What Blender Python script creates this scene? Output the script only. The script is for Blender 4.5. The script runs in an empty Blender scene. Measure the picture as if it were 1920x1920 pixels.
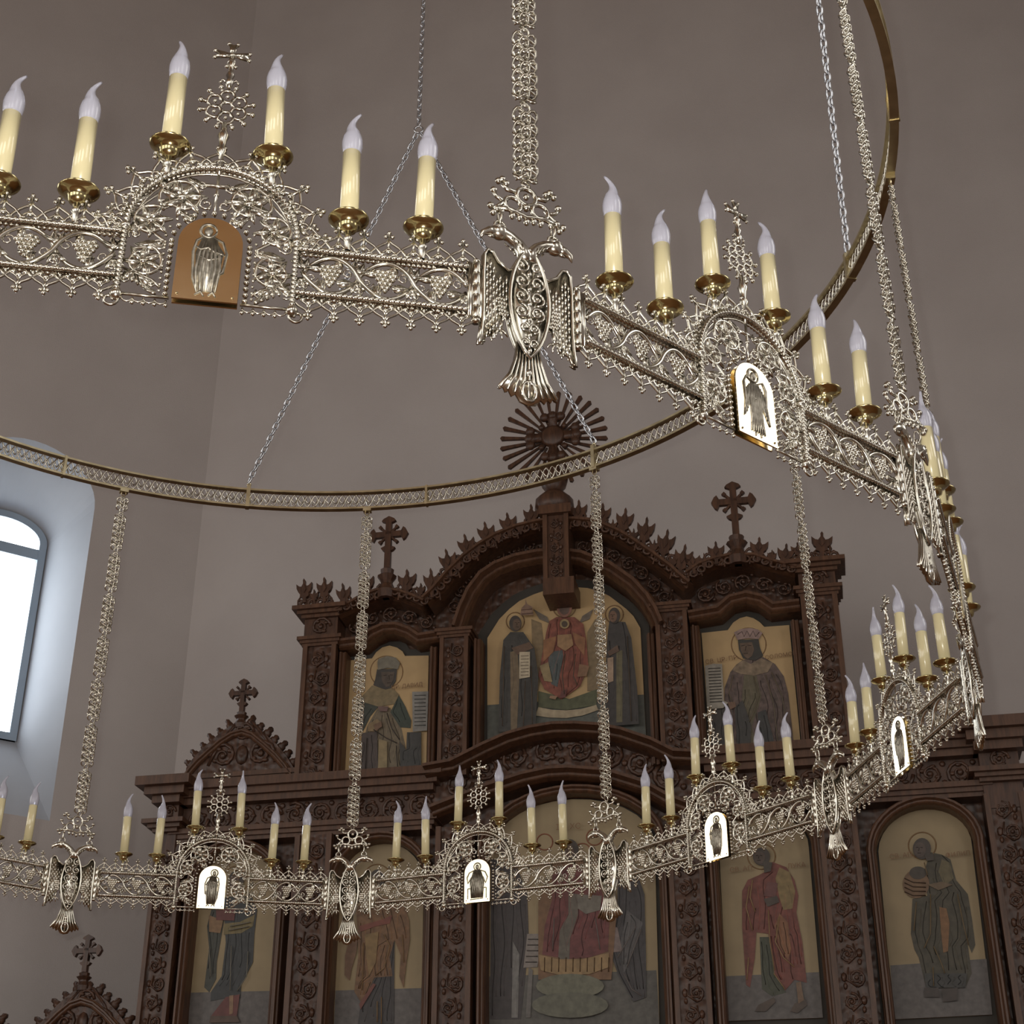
import bpy, math, random
import numpy as np
from math import sin, cos, pi, sqrt, radians, atan2
random.seed(7)
SC = bpy.context.scene
COL = SC.collection

# ------------------------------------------------------------------ camera
F = 2905.0            # focal length in pixels of the 1920 frame
PITCH = .4909
CAMZ = 1.6
cam_d = bpy.data.cameras.new('camera'); cam = bpy.data.objects.new('camera', cam_d); COL.objects.link(cam)
cam_d.sensor_width = 36; cam_d.sensor_fit = 'HORIZONTAL'; cam_d.lens = F / 1920 * 36
cam.location = (0, 0, CAMZ); cam.rotation_euler = (pi / 2 + PITCH, 0, 0)
cam_d.clip_start = .05; cam_d.clip_end = 100
SC.camera = cam
SC.view_settings.view_transform = 'Standard'; SC.view_settings.look = 'None'
SC.view_settings.gamma = 1; SC.view_settings.use_curve_mapping = False
SC.view_settings.exposure = 0.24

def ray(px, py):
    x = (px - 960) / F; y = (960 - py) / F; c, s = cos(PITCH), sin(PITCH)
    return (x, c - y * s, s + y * c)

# ------------------------------------------------------------------ materials
def nodes(name):
    m = bpy.data.materials.new(name); m.use_nodes = True
    nt = m.node_tree; b = nt.nodes['Principled BSDF']
    return m, nt, b

def mottled(name, c1, c2, scale=6.0, rough=.6, metal=0.0, bump=0.0, bscale=40.0, detail=6, coat=0.0, rough2=None, spec=.5):
    m, nt, b = nodes(name)
    tc = nt.nodes.new('ShaderNodeTexCoord')
    n = nt.nodes.new('ShaderNodeTexNoise'); n.inputs['Scale'].default_value = scale; n.inputs['Detail'].default_value = detail
    nt.links.new(tc.outputs['Object'], n.inputs['Vector'])
    r = nt.nodes.new('ShaderNodeValToRGB')
    r.color_ramp.elements[0].position = .3; r.color_ramp.elements[0].color = (*c1, 1)
    r.color_ramp.elements[1].position = .7; r.color_ramp.elements[1].color = (*c2, 1)
    nt.links.new(n.outputs['Fac'], r.inputs['Fac']); nt.links.new(r.outputs['Color'], b.inputs['Base Color'])
    b.inputs['Roughness'].default_value = rough; b.inputs['Metallic'].default_value = metal
    b.inputs['Coat Weight'].default_value = coat
    b.inputs['Specular IOR Level'].default_value = spec
    if rough2 is not None:
        mr = nt.nodes.new('ShaderNodeMapRange'); mr.inputs['To Min'].default_value = rough; mr.inputs['To Max'].default_value = rough2
        nt.links.new(n.outputs['Fac'], mr.inputs['Value']); nt.links.new(mr.outputs['Result'], b.inputs['Roughness'])
    if bump:
        n2 = nt.nodes.new('ShaderNodeTexNoise'); n2.inputs['Scale'].default_value = bscale; n2.inputs['Detail'].default_value = 4
        nt.links.new(tc.outputs['Object'], n2.inputs['Vector'])
        bp = nt.nodes.new('ShaderNodeBump'); bp.inputs['Strength'].default_value = bump; bp.inputs['Distance'].default_value = .01
        nt.links.new(n2.outputs['Fac'], bp.inputs['Height']); nt.links.new(bp.outputs['Normal'], b.inputs['Normal'])
    return m

def wood(name, c1, c2, carved=0.0):
    m, nt, b = nodes(name)
    tc = nt.nodes.new('ShaderNodeTexCoord'); mp = nt.nodes.new('ShaderNodeMapping')
    mp.inputs['Scale'].default_value = (9, 9, 1.2)
    nt.links.new(tc.outputs['Object'], mp.inputs['Vector'])
    n = nt.nodes.new('ShaderNodeTexNoise'); n.inputs['Scale'].default_value = 5; n.inputs['Detail'].default_value = 8; n.inputs['Roughness'].default_value = .65
    nt.links.new(mp.outputs['Vector'], n.inputs['Vector'])
    r = nt.nodes.new('ShaderNodeValToRGB')
    r.color_ramp.elements[0].position = .35; r.color_ramp.elements[0].color = (*c1, 1)
    r.color_ramp.elements[1].position = .68; r.color_ramp.elements[1].color = (*c2, 1)
    nt.links.new(n.outputs['Fac'], r.inputs['Fac']); nt.links.new(r.outputs['Color'], b.inputs['Base Color'])
    b.inputs['Roughness'].default_value = .42
    bp = nt.nodes.new('ShaderNodeBump'); bp.inputs['Distance'].default_value = .012
    if carved:
        v = nt.nodes.new('ShaderNodeTexVoronoi'); v.inputs['Scale'].default_value = 26; v.feature = 'SMOOTH_F1'
        nt.links.new(tc.outputs['Object'], v.inputs['Vector'])
        nt.links.new(v.outputs['Distance'], bp.inputs['Height']); bp.inputs['Strength'].default_value = carved
    else:
        nt.links.new(n.outputs['Fac'], bp.inputs['Height']); bp.inputs['Strength'].default_value = .15
    nt.links.new(bp.outputs['Normal'], b.inputs['Normal'])
    return m

M = {}
M['silver'] = mottled('silver_metal', (.50, .465, .39), (.76, .725, .64), 38, .15, 1.0, rough2=.27)
M['silver_dark'] = mottled('tarnished_silver', (.20, .18, .145), (.44, .405, .34), 120, .36, 1.0, rough2=.46)
M['brass'] = mottled('polished_brass', (.44, .36, .17), (.60, .51, .27), 20, .13, 1.0, rough2=.22)
M['brass_ring'] = mottled('antique_brass', (.50, .43, .27), (.66, .58, .38), 25, .32, 1.0, rough2=.42)
M['plaque'] = mottled('gilt_plate', (.78, .66, .43), (.86, .75, .52), 14, .15, 1.0, rough2=.19)
M['sleeve'] = mottled('ivory_sleeve', (.68, .605, .36), (.73, .65, .40), 8, .24, 0, coat=1.0)
M['steel'] = mottled('zinc_steel', (.50, .52, .56), (.68, .70, .74), 30, .32, 1.0)
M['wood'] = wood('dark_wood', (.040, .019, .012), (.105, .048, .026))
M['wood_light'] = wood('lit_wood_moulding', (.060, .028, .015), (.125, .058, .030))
M['carved'] = wood('carved_wood', (.034, .017, .011), (.11, .05, .028), .8)
M['liner'] = mottled('icon_liner', (.032, .028, .022), (.048, .042, .034), 5, .7)
M['plaster'] = mottled('wall_plaster', (.50, .462, .452), (.555, .518, .506), 1.3, .92, bump=.25, bscale=120, spec=.15)
M['plaster_white'] = mottled('reveal_plaster', (.40, .42, .46), (.45, .47, .51), 2, .9, spec=.15)
M['frame_blue'] = mottled('window_frame_paint', (.30, .38, .47), (.34, .42, .51), 3, .5)
M['reflector'] = wood('reflector_wood', (.60, .29, .10), (.78, .42, .17))  # orange wood tone of the added band that the near plaque reflects
M['floor'] = wood('floor_boards', (.20, .085, .035), (.32, .15, .06))
M['ceiling'] = mottled('ceiling_plaster', (.40, .30, .22), (.48, .37, .28), .8, .9)
# frosted bulb
m, nt, b = nodes('frosted_bulb')
b.inputs['Base Color'].default_value = (.60, .60, .70, 1); b.inputs['Roughness'].default_value = .22
b.inputs['Transmission Weight'].default_value = .35; b.inputs['IOR'].default_value = 1.3
b.inputs['Coat Weight'].default_value = .6; b.inputs['Coat Roughness'].default_value = .05
M['bulb'] = m

def paint(name, rgb, var=.18, scale=22):
    if name in M: return M[name]
    a = tuple(x * (1 - var) for x in rgb); c = tuple(min(1, x * (1 + var)) for x in rgb)
    M[name] = mottled('paint_' + name, a, c, scale, .55, 0); return M[name]

def emitter(name, rgb, s):
    m = bpy.data.materials.new(name); m.use_nodes = True; nt = m.node_tree
    nt.nodes.remove(nt.nodes['Principled BSDF'])
    e = nt.nodes.new('ShaderNodeEmission'); e.inputs['Color'].default_value = (*rgb, 1); e.inputs['Strength'].default_value = s
    nt.links.new(e.outputs[0], nt.nodes['Material Output'].inputs['Surface']); return m

# ------------------------------------------------------------------ mesh builder
_SPH = {}
def sph_template(seg, rings):
    k = (seg, rings)
    if k not in _SPH:
        v = [(0, 0, 1)]
        for i in range(1, rings):
            a = pi * i / rings
            for j in range(seg):
                t = 2 * pi * j / seg; v.append((sin(a) * cos(t), sin(a) * sin(t), cos(a)))
        v.append((0, 0, -1)); f = []
        for j in range(seg): f.append((0, 1 + j, 1 + (j + 1) % seg))
        for i in range(rings - 2):
            for j in range(seg):
                a = 1 + i * seg + j; c = 1 + i * seg + (j + 1) % seg
                f.append((a, a + seg, c + seg, c))
        o = 1 + (rings - 2) * seg; l = len(v) - 1
        for j in range(seg): f.append((o + j, l, o + (j + 1) % seg))
        _SPH[k] = (np.array(v), f)
    return _SPH[k]

class MB:
    def __init__(s): s.v = []; s.f = []; s.n = 0
    def add(s, v, f):
        v = np.asarray(v, float).reshape(-1, 3); s.v.append(v); o = s.n
        s.f.extend([tuple(i + o for i in q) for q in f]); s.n += len(v); return s
    def box(s, x0, x1, y0, y1, z0, z1):
        v = [(x, y, z) for z in (z0, z1) for y in (y0, y1) for x in (x0, x1)]
        return s.add(v, [(0, 2, 3, 1), (4, 5, 7, 6), (0, 1, 5, 4), (2, 6, 7, 3), (0, 4, 6, 2), (1, 3, 7, 5)])
    def sphere(s, c, r, seg=6, rings=4):
        v, f = sph_template(seg, rings)
        return s.add(v * np.asarray(r) + np.asarray(c), f)
    def tube(s, pts, r, seg=5, closed=False):
        P = np.asarray(pts, float); n = len(P)
        if n < 2: return s
        R = np.full(n, r, float) if np.isscalar(r) else np.asarray(r, float)
        if closed: T = np.roll(P, -1, 0) - np.roll(P, 1, 0)
        else: T = np.gradient(P, axis=0)
        T /= (np.linalg.norm(T, axis=1)[:, None] + 1e-12)
        a = np.array([0, 1, 0.]) if abs(T[0][1]) < .9 else np.array([1., 0, 0])
        N = np.zeros((n, 3)); N[0] = a - T[0] * (a @ T[0]); N[0] /= np.linalg.norm(N[0])
        for i in range(1, n):
            q = N[i - 1] - T[i] * (N[i - 1] @ T[i]); l = np.linalg.norm(q)
            N[i] = q / l if l > 1e-6 else N[i - 1]
        B = np.cross(T, N); t = np.arange(seg) * 2 * pi / seg
        V = P[:, None, :] + R[:, None, None] * (np.cos(t)[None, :, None] * N[:, None, :] + np.sin(t)[None, :, None] * B[:, None, :])
        f = []
        for i in range(n if closed else n - 1):
            i2 = (i + 1) % n
            for j in range(seg):
                j2 = (j + 1) % seg
                f.append((i * seg + j, i * seg + j2, i2 * seg + j2, i2 * seg + j))
        if not closed:
            f.append(tuple(range(seg))[::-1]); f.append(tuple((n - 1) * seg + j for j in range(seg)))
        return s.add(V.reshape(-1, 3), f)
    def prism(s, poly, y0, y1):
        # poly: list of (x, z); extruded along y
        n = len(poly); v = [(x, y0, z) for x, z in poly] + [(x, y1, z) for x, z in poly]
        f = [tuple(range(n)), tuple(range(2 * n - 1, n - 1, -1))]
        f += [(i, i + n, (i + 1) % n + n, (i + 1) % n) for i in range(n)]
        return s.add(v, f)
    def lathe(s, prof, c=(0, 0, 0), seg=16, cap=True):
        v = []; f = []; n = len(prof)
        for r, z in prof:
            for j in range(seg):
                t = 2 * pi * j / seg; v.append((c[0] + r * cos(t), c[1] + r * sin(t), c[2] + z))
        for i in range(n - 1):
            for j in range(seg):
                j2 = (j + 1) % seg; f.append((i * seg + j, i * seg + j2, (i + 1) * seg + j2, (i + 1) * seg + j))
        if cap:
            f.append(tuple(range(seg))[::-1]); f.append(tuple((n - 1) * seg + j for j in range(seg)))
        return s.add(v, f)
    def sweep(s, path, prof, closed=False):
        # path: (x, z) list; prof: (n, y) list, closed section
        P = np.asarray(path, float); n = len(P); k = len(prof)
        d = np.diff(P, axis=0)
        if closed: d = np.vstack([d, P[:1] - P[-1:]])
        d /= (np.linalg.norm(d, axis=1)[:, None] + 1e-9)
        V = []
        for i in range(n):
            if closed: a, b = d[i - 1], d[i]
            else: a = d[max(0, i - 1)]; b = d[min(len(d) - 1, i)]
            na = np.array([-a[1], a[0]]); nb = np.array([-b[1], b[0]])
            m = na + nb; l = np.linalg.norm(m); m = m / l if l > 1e-6 else na
            sc = 1 / max(.35, m @ na)
            for (o, y) in prof:
                q = P[i] + m * o * sc; V.append((q[0], y, q[1]))
        f = []
        for i in range(n if closed else n - 1):
            i2 = (i + 1) % n
            for j in range(k):
                j2 = (j + 1) % k; f.append((i * k + j, i2 * k + j, i2 * k + j2, i * k + j2))
        if not closed: f.append(tuple(range(k))); f.append(tuple((n - 1) * k + j for j in range(k - 1, -1, -1)))
        return s.add(V, f)
    def xform(s, fn):
        s.v = [fn(v) for v in s.v]; return s
    def build(s, name, mat, parent=None, smooth=True):
        me = bpy.data.meshes.new(name)
        V = np.concatenate(s.v) if s.v else np.zeros((0, 3))
        me.from_pydata([tuple(v) for v in V], [], s.f); me.update()
        if smooth is True: me.polygons.foreach_set('use_smooth', [True] * len(me.polygons))
        o = bpy.data.objects.new(name, me); COL.objects.link(o)
        if mat is not None: me.materials.append(mat if not isinstance(mat, str) else M[mat])
        if parent is not None: o.parent = parent
        return o

def thing(name, label, cat, loc=(0, 0, 0), rz=0.0, group=None):
    o = bpy.data.objects.new(name, None); COL.objects.link(o); o.empty_display_size = .1
    o.location = loc; o.rotation_euler = (0, 0, rz); tag(o, label, cat, group); return o
def tag(o, label, cat, group=None):
    o['label'] = label; o['category'] = cat
    if group: o['group'] = group
    return o
def struct(o): o['kind'] = 'structure'; return o
def kids(o): return [c for c in bpy.data.objects if c.parent == o]
def copy_tree(o, parent=None, tree=None):
    c = o.copy(); COL.objects.link(c)
    if parent is not None: c.parent = parent
    for ch in tree.get(o.name, ()): copy_tree(ch, c, tree)
    return c
def tree_of():
    t = {}
    for o in bpy.data.objects:
        if o.parent: t.setdefault(o.parent.name, []).append(o)
    return t
def arc(cx, cz, r, a0, a1, n, rz=None):
    rz = r if rz is None else rz
    return [(cx + r * cos(radians(a0 + (a1 - a0) * i / n)), cz + rz * sin(radians(a0 + (a1 - a0) * i / n))) for i in range(n + 1)]
def xz(pts, y=0.0): return [(p[0], y, p[1]) for p in pts]

# ================================================================== CHOROS (round chandelier)
R = 1.64
CX, CY, CZ = -.404 * R, 1.955 * R, CAMZ + .753 * R
PH = -1.141
EW = .046 * R                       # half width between an eagle's two hinge pins
PL = R * sin(pi / 12) - EW * cos(pi / 12)   # half length of a panel

def beads(mb, pts, r, step=.0055, seg=6):
    """beaded rope following pts (x,y,z)"""
    P = np.asarray(pts, float); d = np.r_[0, np.cumsum(np.linalg.norm(np.diff(P, axis=0), axis=1))]
    n = max(2, int(d[-1] / step)); k = n * 3
    s = np.linspace(0, d[-1], k + 1)
    Q = np.stack([np.interp(s, d, P[:, i]) for i in range(3)], 1)
    rr = np.array([r * (.42, 1.0, 1.0)[i % 3] for i in range(k + 1)])
    mb.tube(Q, rr, seg)

def fleur_metal(mb, x, z, ang, h, w, s=1.0):
    """filigree ogee with trefoil tip. base (x,z), pointing along ang"""
    ca, sa = cos(ang), sin(ang)
    def T(a, b, y=0.0): return (x + a * sa + b * ca, y, z - a * ca + b * sa)
    for sg in (-1, 1):
        pts = [(sg * w * .80, 0), (sg * w * .74, h * .24), (sg * w * .46, h * .46), (sg * w * .14, h * .62), (0, h * .76)]
        mb.tube([T(*p) for p in pts], .0019 * s, 5)
        mb.tube([T(sg * w * .42, 0), T(sg * w * .36, h * .2), T(sg * w * .12, h * .34), T(0, h * .5)], .0015 * s, 5)
        mb.sphere(T(sg * w * .27, h * .16), (.0042 * s, .0032 * s, .0036 * s))
        mb.sphere(T(sg * w * .15, h * .88), .0031 * s)
    mb.sphere(T(0, h * .30), (.0045 * s, .0036 * s, .0045 * s))
    mb.tube([T(0, h * .3), T(0, h * .95)], .0019 * s, 5)
    mb.sphere(T(0, h * 1.02), .0034 * s)

def leaf(mb, x, z, ang, L, w, y=0.0, t=.0025, curl=.3):
    ca, sa = cos(ang), sin(ang)
    pts = []
    prof = [(0, .1), (.18, .42), (.4, .5), (.62, .36), (.82, .2), (1, 0)]
    for a, b in prof: pts.append((a * L, b * w))
    for a, b in prof[-2::-1]: pts.append((a * L, -b * w))
    P = []
    for a, b in pts:
        b2 = b + curl * L * (a / L) ** 2
        P.append((x + a * ca - b2 * sa, z + a * sa + b2 * ca))
    mb.prism(P, y - t, y + t)
    mb.tube([(x + a * ca - curl * L * (a / L) ** 2 * sa, y - t * 1.2, z + a * sa + curl * L * (a / L) ** 2 * ca) for a in (0, L * .3, L * .6, L * .92)], t * .55, 4)
    mb.tube([(x + a * ca - curl * L * (a / L) ** 2 * sa, y + t * 1.2, z + a * sa + curl * L * (a / L) ** 2 * ca) for a in (0, L * .3, L * .6, L * .92)], t * .55, 4)

def spiral(cx, cz, r0, r1, a0, turns, n=26):
    return [(cx + (r0 + (r1 - r0) * i / n) * cos(a0 + turns * 2 * pi * i / n), cz + (r0 + (r1 - r0) * i / n) * sin(a0 + turns * 2 * pi * i / n)) for i in range(n + 1)]

def saint_relief(kind):
    mb = MB(); r = .0019
    body = {'seated': [(-.012, .035), (.012, .035), (.024, .0), (.02, -.05), (-.02, -.05), (-.024, .0)], 'angel': [(-.009, .036), (.009, .036), (.013, .0), (.014, -.05), (-.014, -.05), (-.013, .0)]}.get(kind, [(-.011, .036), (.004, .036), (.018, .014), (.013, -.05), (-.012, -.05), (-.018, .01)])
    mb.prism(body, -.0006, .0006)
    def T(pts, rr=r): mb.tube([(p[0], 0, p[1]) for p in pts], [rr * (.75 + .5 * sin(pi * i / max(1, len(pts) - 1))) for i in range(len(pts))], 5)
    if kind == 'seated':
        T(arc(0, .046, .011, 0, 360, 18)); mb.sphere((0, 0, .045), (.0062, .003, .008), 8, 6)
        T([(-.007, .036), (-.026, .028), (-.034, .012), (-.028, -.006), (-.02, .012), (-.012, .02)])
        T([(.007, .036), (.026, .028), (.033, .014), (.03, -.004), (.02, .012), (.012, .02)])
        for k in range(7):
            x = -.014 + k * .0047; T([(x * .6, .03), (x, .005), (x * 1.5, -.02), (x * 1.15, -.05)])
        T([(-.03, -.02), (.03, -.02)]); T([(-.03, -.02), (-.03, -.052)]); T([(.03, -.02), (.03, -.052)]); T([(-.02, -.052), (.022, -.054)])
    elif kind == 'angel':
        T(arc(-.002, .048, .011, 0, 360, 18)); mb.sphere((-.002, 0, .047), (.006, .003, .0075), 8, 6)
        for s in (-1, 1):
            T([(s * .007, .036), (s * .018, .042), (s * .024, .03), (s * .022, .0), (s * .027, -.03), (s * .016, -.006), (s * .011, .02)])
            for k in range(4): T([(s * (.012 + k * .003), .03 - k * .004), (s * (.015 + k * .0022), -.004 - k * .006)])
        for k in range(7):
            x = -.012 + k * .004; T([(x * .7, .032), (x, .006), (x * .8, -.02), (x * 1.2, -.052)])
        T([(-.012, .012), (-.002, .006), (.012, .014)]); T([(-.006, -.058), (-.005, -.05)]); T([(.006, -.058), (.005, -.05)])
    else:
        T(arc(-.004, .047, .0105, 0, 360, 18)); mb.sphere((-.004, 0, .046), (.006, .003, .0078), 8, 6)
        T([(-.009, .038), (-.018, .03), (-.021, .012), (-.018, -.03), (-.011, -.052)])
        T([(.002, .038), (.016, .03), (.022, .012), (.019, -.018), (.014, -.022), (.012, -.05)])
        for k in range(6):
            x = -.014 + k * .0056; T([(x * .5, .034), (x * .9, .012), (x * 1.1, -.015), (x * .85, -.05)])
        T([(-.02, .022), (-.012, .016), (-.002, .02), (.008, .012)]); T([(-.017, .008), (0, .0), (.016, .006)])
        T([(.02, .01), (.012, .012), (.004, .016)]); T([(-.013, -.056), (-.006, -.05), (-.002, -.057)]); T([(.004, -.056), (.009, -.05), (.013, -.057)])
    return mb

def candle(parent, x, z, twist):
    mb = MB(); mb.lathe([(.0003, 0), (.0128, 0), (.0128, .1165), (.0105, .118), (.0003, .118)], seg=18, cap=False)
    c = mb.build('candle', 'sleeve', parent); c.location = (x, 0, z); c.rotation_euler = (0, 0, twist)
    mb = MB()
    mb.lathe([(.0045, -.021), (.0108, -.018), (.0128, -.012), (.0130, -.0075), (.0195, -.0050), (.0262, -.0012),
              (.0278, .0006), (.0262, .0022), (.018, -.0025), (.0135, -.004), (.0003, -.004)], seg=24, cap=False)
    mb.build('drip_pan', 'brass', c)
    MB().lathe([(.0042, -.052), (.0045, -.036), (.0072, -.033), (.0045, -.029), (.0052, -.021), (.0003, -.0205)], seg=12, cap=False).build('stem', 'silver', c)
    mb = MB()
    k = 20; pts = []; rr = []
    prof = [(0, .0115), (.05, .0128), (.15, .0142), (.28, .0147), (.40, .0132), (.50, .0106), (.60, .0076), (.70, .0052), (.80, .0036), (.90, .0027), (1, .0019)]
    for i in range(k + 1):
        t = i / k; bend = .0 if t < .5 else .010 * ((t - .5) / .5) ** 1.5 - .004 * sin((t - .5) * 2 * pi)
        pts.append((bend, 0, .116 + .076 * t))
        for (a, ra), (b_, rb) in zip(prof, prof[1:]):
            if a <= t <= b_: rr.append(ra + (rb - ra) * (t - a) / (b_ - a)); break
    mb.tube(pts, rr, 14); mb.build('bulb', 'bulb', c)
    return c

def make_panel(kind):
    root = bpy.data.objects.new('chandelier_panel', None); COL.objects.link(root)
    # rails: flat bar with beaded edges
    for sg in (-1, 1):
        for z in (-.035, .035):
            mb = MB(); x0, x1 = sorted((sg * .113, sg * .341))
            mb.box(x0, x1, -.0055, .0055, z - .0012, z + .0012)
            for y in (-.0055, .0055): beads(mb, [(x0, y, z), (x1, y, z)], .0040, .0068)
            mb.build('beaded_rail', 'silver', root)
        mb = MB(); mb.tube([(sg * .342, 0, -.036), (sg * .342, 0, .036)], .0032, 6); mb.build('end_bar', 'silver', root)
        # cresting and fringe
        mb = MB()
        for k in range(7):
            x = sg * (.132 + k * .0335); fleur_metal(mb, x, .037, pi / 2, .042, .03)
            mb.sphere((x + .0167, 0, .041), (.003, .003, .0045))
        mb.build('cresting', 'silver', root)
        mb = MB()
        for k in range(7):
            x = sg * (.132 + k * .0335); fleur_metal(mb, x, -.037, -pi / 2, .033, .028)
            mb.sphere((x + .0167, 0, -.041), (.003, .003, .004))
        mb.build('fringe', 'silver', root)
        # vine scroll
        mb = MB(); P0 = .073; x0 = .1205
        for ph in (1, -1):
            n = 54; pts = []
            for i in range(n + 1):
                x = x0 + 3 * P0 * i / n * .995; a = pi * (x - x0) / P0
                pts.append((sg * x, ph * .004 * cos(a), ph * .0285 * (abs(sin(a)) ** .75) * (1 if sin(a) >= 0 else -1)))
            mb.tube(pts, .0033, 6)
        for k in range(3):
            xc = x0 + P0 * (k + .5)
            for a in range(4):
                an = pi / 4 + a * pi / 2
                leaf(mb, sg * (xc + .013 * cos(an)), .013 * sin(an), an + .5, .022, .013, 0, .0018)
            for q in (-1, 1):
                mb.tube(xz(spiral(sg * (xc + q * .024), q * .006, .009, .002, 0, 1.3 * q, 16)), .0013, 4)
        for k in range(4):
            xc = x0 + P0 * k
            for q in (-1, 1):
                mb.tube(xz(spiral(sg * xc, q * .019, .009, .002, q * pi / 2, 1.4, 16)), .0013, 4)
                mb.sphere((sg * xc, 0, q * .012), .0034)
                for d_ in (-.7, 0, .7): leaf(mb, sg * xc, q * .008, q * pi / 2 + d_, .019, .009, 0, .0016)
        vs = mb.build('vine_scroll', 'silver', root)
        for k in range(3):
            g = MB(); xc = sg * (x0 + P0 * (k + .5))
            for r_, cnt in enumerate((4, 5, 4, 3, 2, 1)):
                for i in range(cnt):
                    g.sphere((xc + (i - (cnt - 1) / 2) * .0066, random.uniform(-.0015, .0015), .0145 - r_ * .0060), .0040, 8, 5)
            g.build('grape_cluster', 'silver', vs)
    # arch
    mb = MB()
    A = [(-.111, -.058), (-.111, .045)] + arc(0, .045, .111, 180, 0, 24)[1:] + [(.111, -.058)]
    for y in (-.005, .005): beads(mb, xz(A, y), .0042, .0068)
    mb.sweep(A, [(-.0012, -.005), (.0012, -.005), (.0012, .005), (-.0012, .005)])
    mb.tube(xz(arc(0, .045, .103, 180, 0, 24)), .0016, 5)
    for sg in (-1, 1):
        mb.sphere((sg * .111, 0, -.062), .0085, 8, 6); mb.sphere((sg * .111, 0, .045), (.0075, .011, .0075), 8, 6)
        mb.tube(xz([(sg * .111, -.06), (sg * .045, -.06)]), .0022, 5)
    mb.build('arch', 'silver', root)
    mb = MB()
    for k in range(11):
        a = radians(180 - 6 - k * 16.8); fleur_metal(mb, .114 * cos(a), .045 + .114 * sin(a), a, .040, .031, 1.1)
        a2 = a - radians(8.4)
        if k < 10: mb.sphere((.120 * cos(a2), 0, .045 + .120 * sin(a2)), .0042)
    mb.build('arch_cresting', 'silver', root)
    mb = MB()
    for sg in (-1, 1):
        for (x, z, r, a0, t) in ((.044, .104, .031, -.6, 1.75), (.080, .060, .026, 2.2, -1.6), (.083, -.006, .026, 1.6, 1.7)):
            pts = spiral(sg * x, z, r, r * .25, (a0 if sg > 0 else pi - a0), t * sg, 34)
            mb.tube(xz(pts), [.0026 - .0012 * i / 34 for i in range(35)], 6)
            for q in range(7):
                an = q * 2 * pi / 7 + a0; leaf(mb, sg * x + .15 * r * cos(an), z + .15 * r * sin(an), an, r * .92, r * .44, 0, .0016, .25 * sg)
            mb.sphere((sg * x, 0, z), (r * .2, .005, r * .2), 8, 5)
        mb.tube(xz([(sg * .058, .125), (sg * .09, .088), (sg * .1, .07)]), .0018, 5)
        mb.tube(xz([(sg * .1, .06), (sg * .06, .03), (sg * .062, .02), (sg * .1, .012)]), .0022, 5)
        mb.tube(xz([(sg * .106, -.02), (sg * .07, -.034), (sg * .058, -.045)]), .002, 5)
        for q in range(5):
            leaf(mb, sg * .062 + sg * q * .008, -.056 + .004 * q, (pi / 2 - .9 + q * .3) if sg > 0 else (pi / 2 + .9 - q * .3), .017, .007, 0, .0015)
        for q in range(4): mb.sphere((sg * (.048 + q * .014), 0, -.072), .0032); mb.tube(xz(arc(sg * (.055 + q * .014), -.064, .007, 180, 360, 6)), .0013, 4)
        mb.tube(xz(spiral(sg * .118, -.07, .012, .003, pi / 2, sg * 1.3, 18)), .0022, 5)
        for q in range(9): mb.sphere((sg * .0505, 0, -.055 + q * .0098), (.0042, .006, .0038)); mb.sphere((sg * .0585, 0, -.05 + q * .0098), .0024)
    for q in range(13):
        a = radians(q * 15); mb.sphere((.0505 * cos(a), 0, .031 + .0505 * sin(a)), (.004, .006, .004)); a += .13; mb.sphere((.059 * cos(a), 0, .031 + .059 * sin(a)), .0024)
    mb.tube(xz([(0, .084), (0, .15)]), .0022, 6); mb.tube(xz([(-.016, .128), (.016, .128)]), .0028, 6); mb.sphere((0, 0, .113), .004)
    for sg in (-1, 1): mb.tube(xz(spiral(sg * .012, .096, .010, .003, pi / 2, -sg * 1.2, 16)), .0018, 5)
    for sg in (-1, 1):
        for (x, z, an, L) in ((.066, .088, 2.4, .03), (.030, .070, .3, .02), (.098, .036, 1.2, .024), (.066, .024, -.5, .03), (.1, .09, 2.2, .016), (.104, -.036, 2.0, .022), (.07, -.04, .4, .026), (.064, .118, .5, .026), (.02, .126, .2, .024)):
            a_ = an if sg > 0 else pi - an
            leaf(mb, sg * x, z, a_, L, L * .55, 0, .0016, .35 * sg); mb.sphere((sg * x, 0, z), .0036)
            mb.tube(xz(spiral(sg * x, z, .009, .0025, a_ + 2, sg * 1.3, 14)), .0015, 4)
    mb.build('arch_scroll', 'silver', root)
    # plaques on both faces
    poly = [(-.0415, -.063), (.0415, -.063)] + arc(0, .0275, .0415, 0, 180, 20)
    for sg in (-1, 1):
        mb = MB(); mb.prism(poly, -.0015, .0015)
        for q in (-1, 1): mb.sphere((q * .035, sg * .0018, -.056), .0018)
        p = mb.build('plaque', 'plaque', root, smooth=False); p.location = (0, sg * .0055, 0)
        s = saint_relief(kind).build('saint_relief', 'silver_dark', p); s.location = (0, sg * .0017, 0)
    # cross finial
    mb = MB(); z0 = .147
    mb.lathe([(.003, 0), (.0034, .034), (.0075, .04), (.0045, .047), (.0055, .06), (.0085, .068), (.005, .076), (.0035, .092)], (0, 0, z0), 10)
    zc = .268
    for k in range(6):
        a = k * pi / 3 + pi / 6; mb.tube(xz(arc(.019 * cos(a), zc + .019 * sin(a), .0105, 0, 360, 14)[:-1]), .0023, 5, True)
        mb.sphere((.019 * cos(a), 0, zc + .019 * sin(a)), .003)
        for d in (-.28, .28):
            mb.tube(xz([(.026 * cos(a + d), zc + .026 * sin(a + d)), (.036 * cos(a + d), zc + .036 * sin(a + d))]), [.002, .0028], 5)
            mb.sphere((.037 * cos(a + d), 0, zc + .037 * sin(a + d)), .0040)
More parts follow.
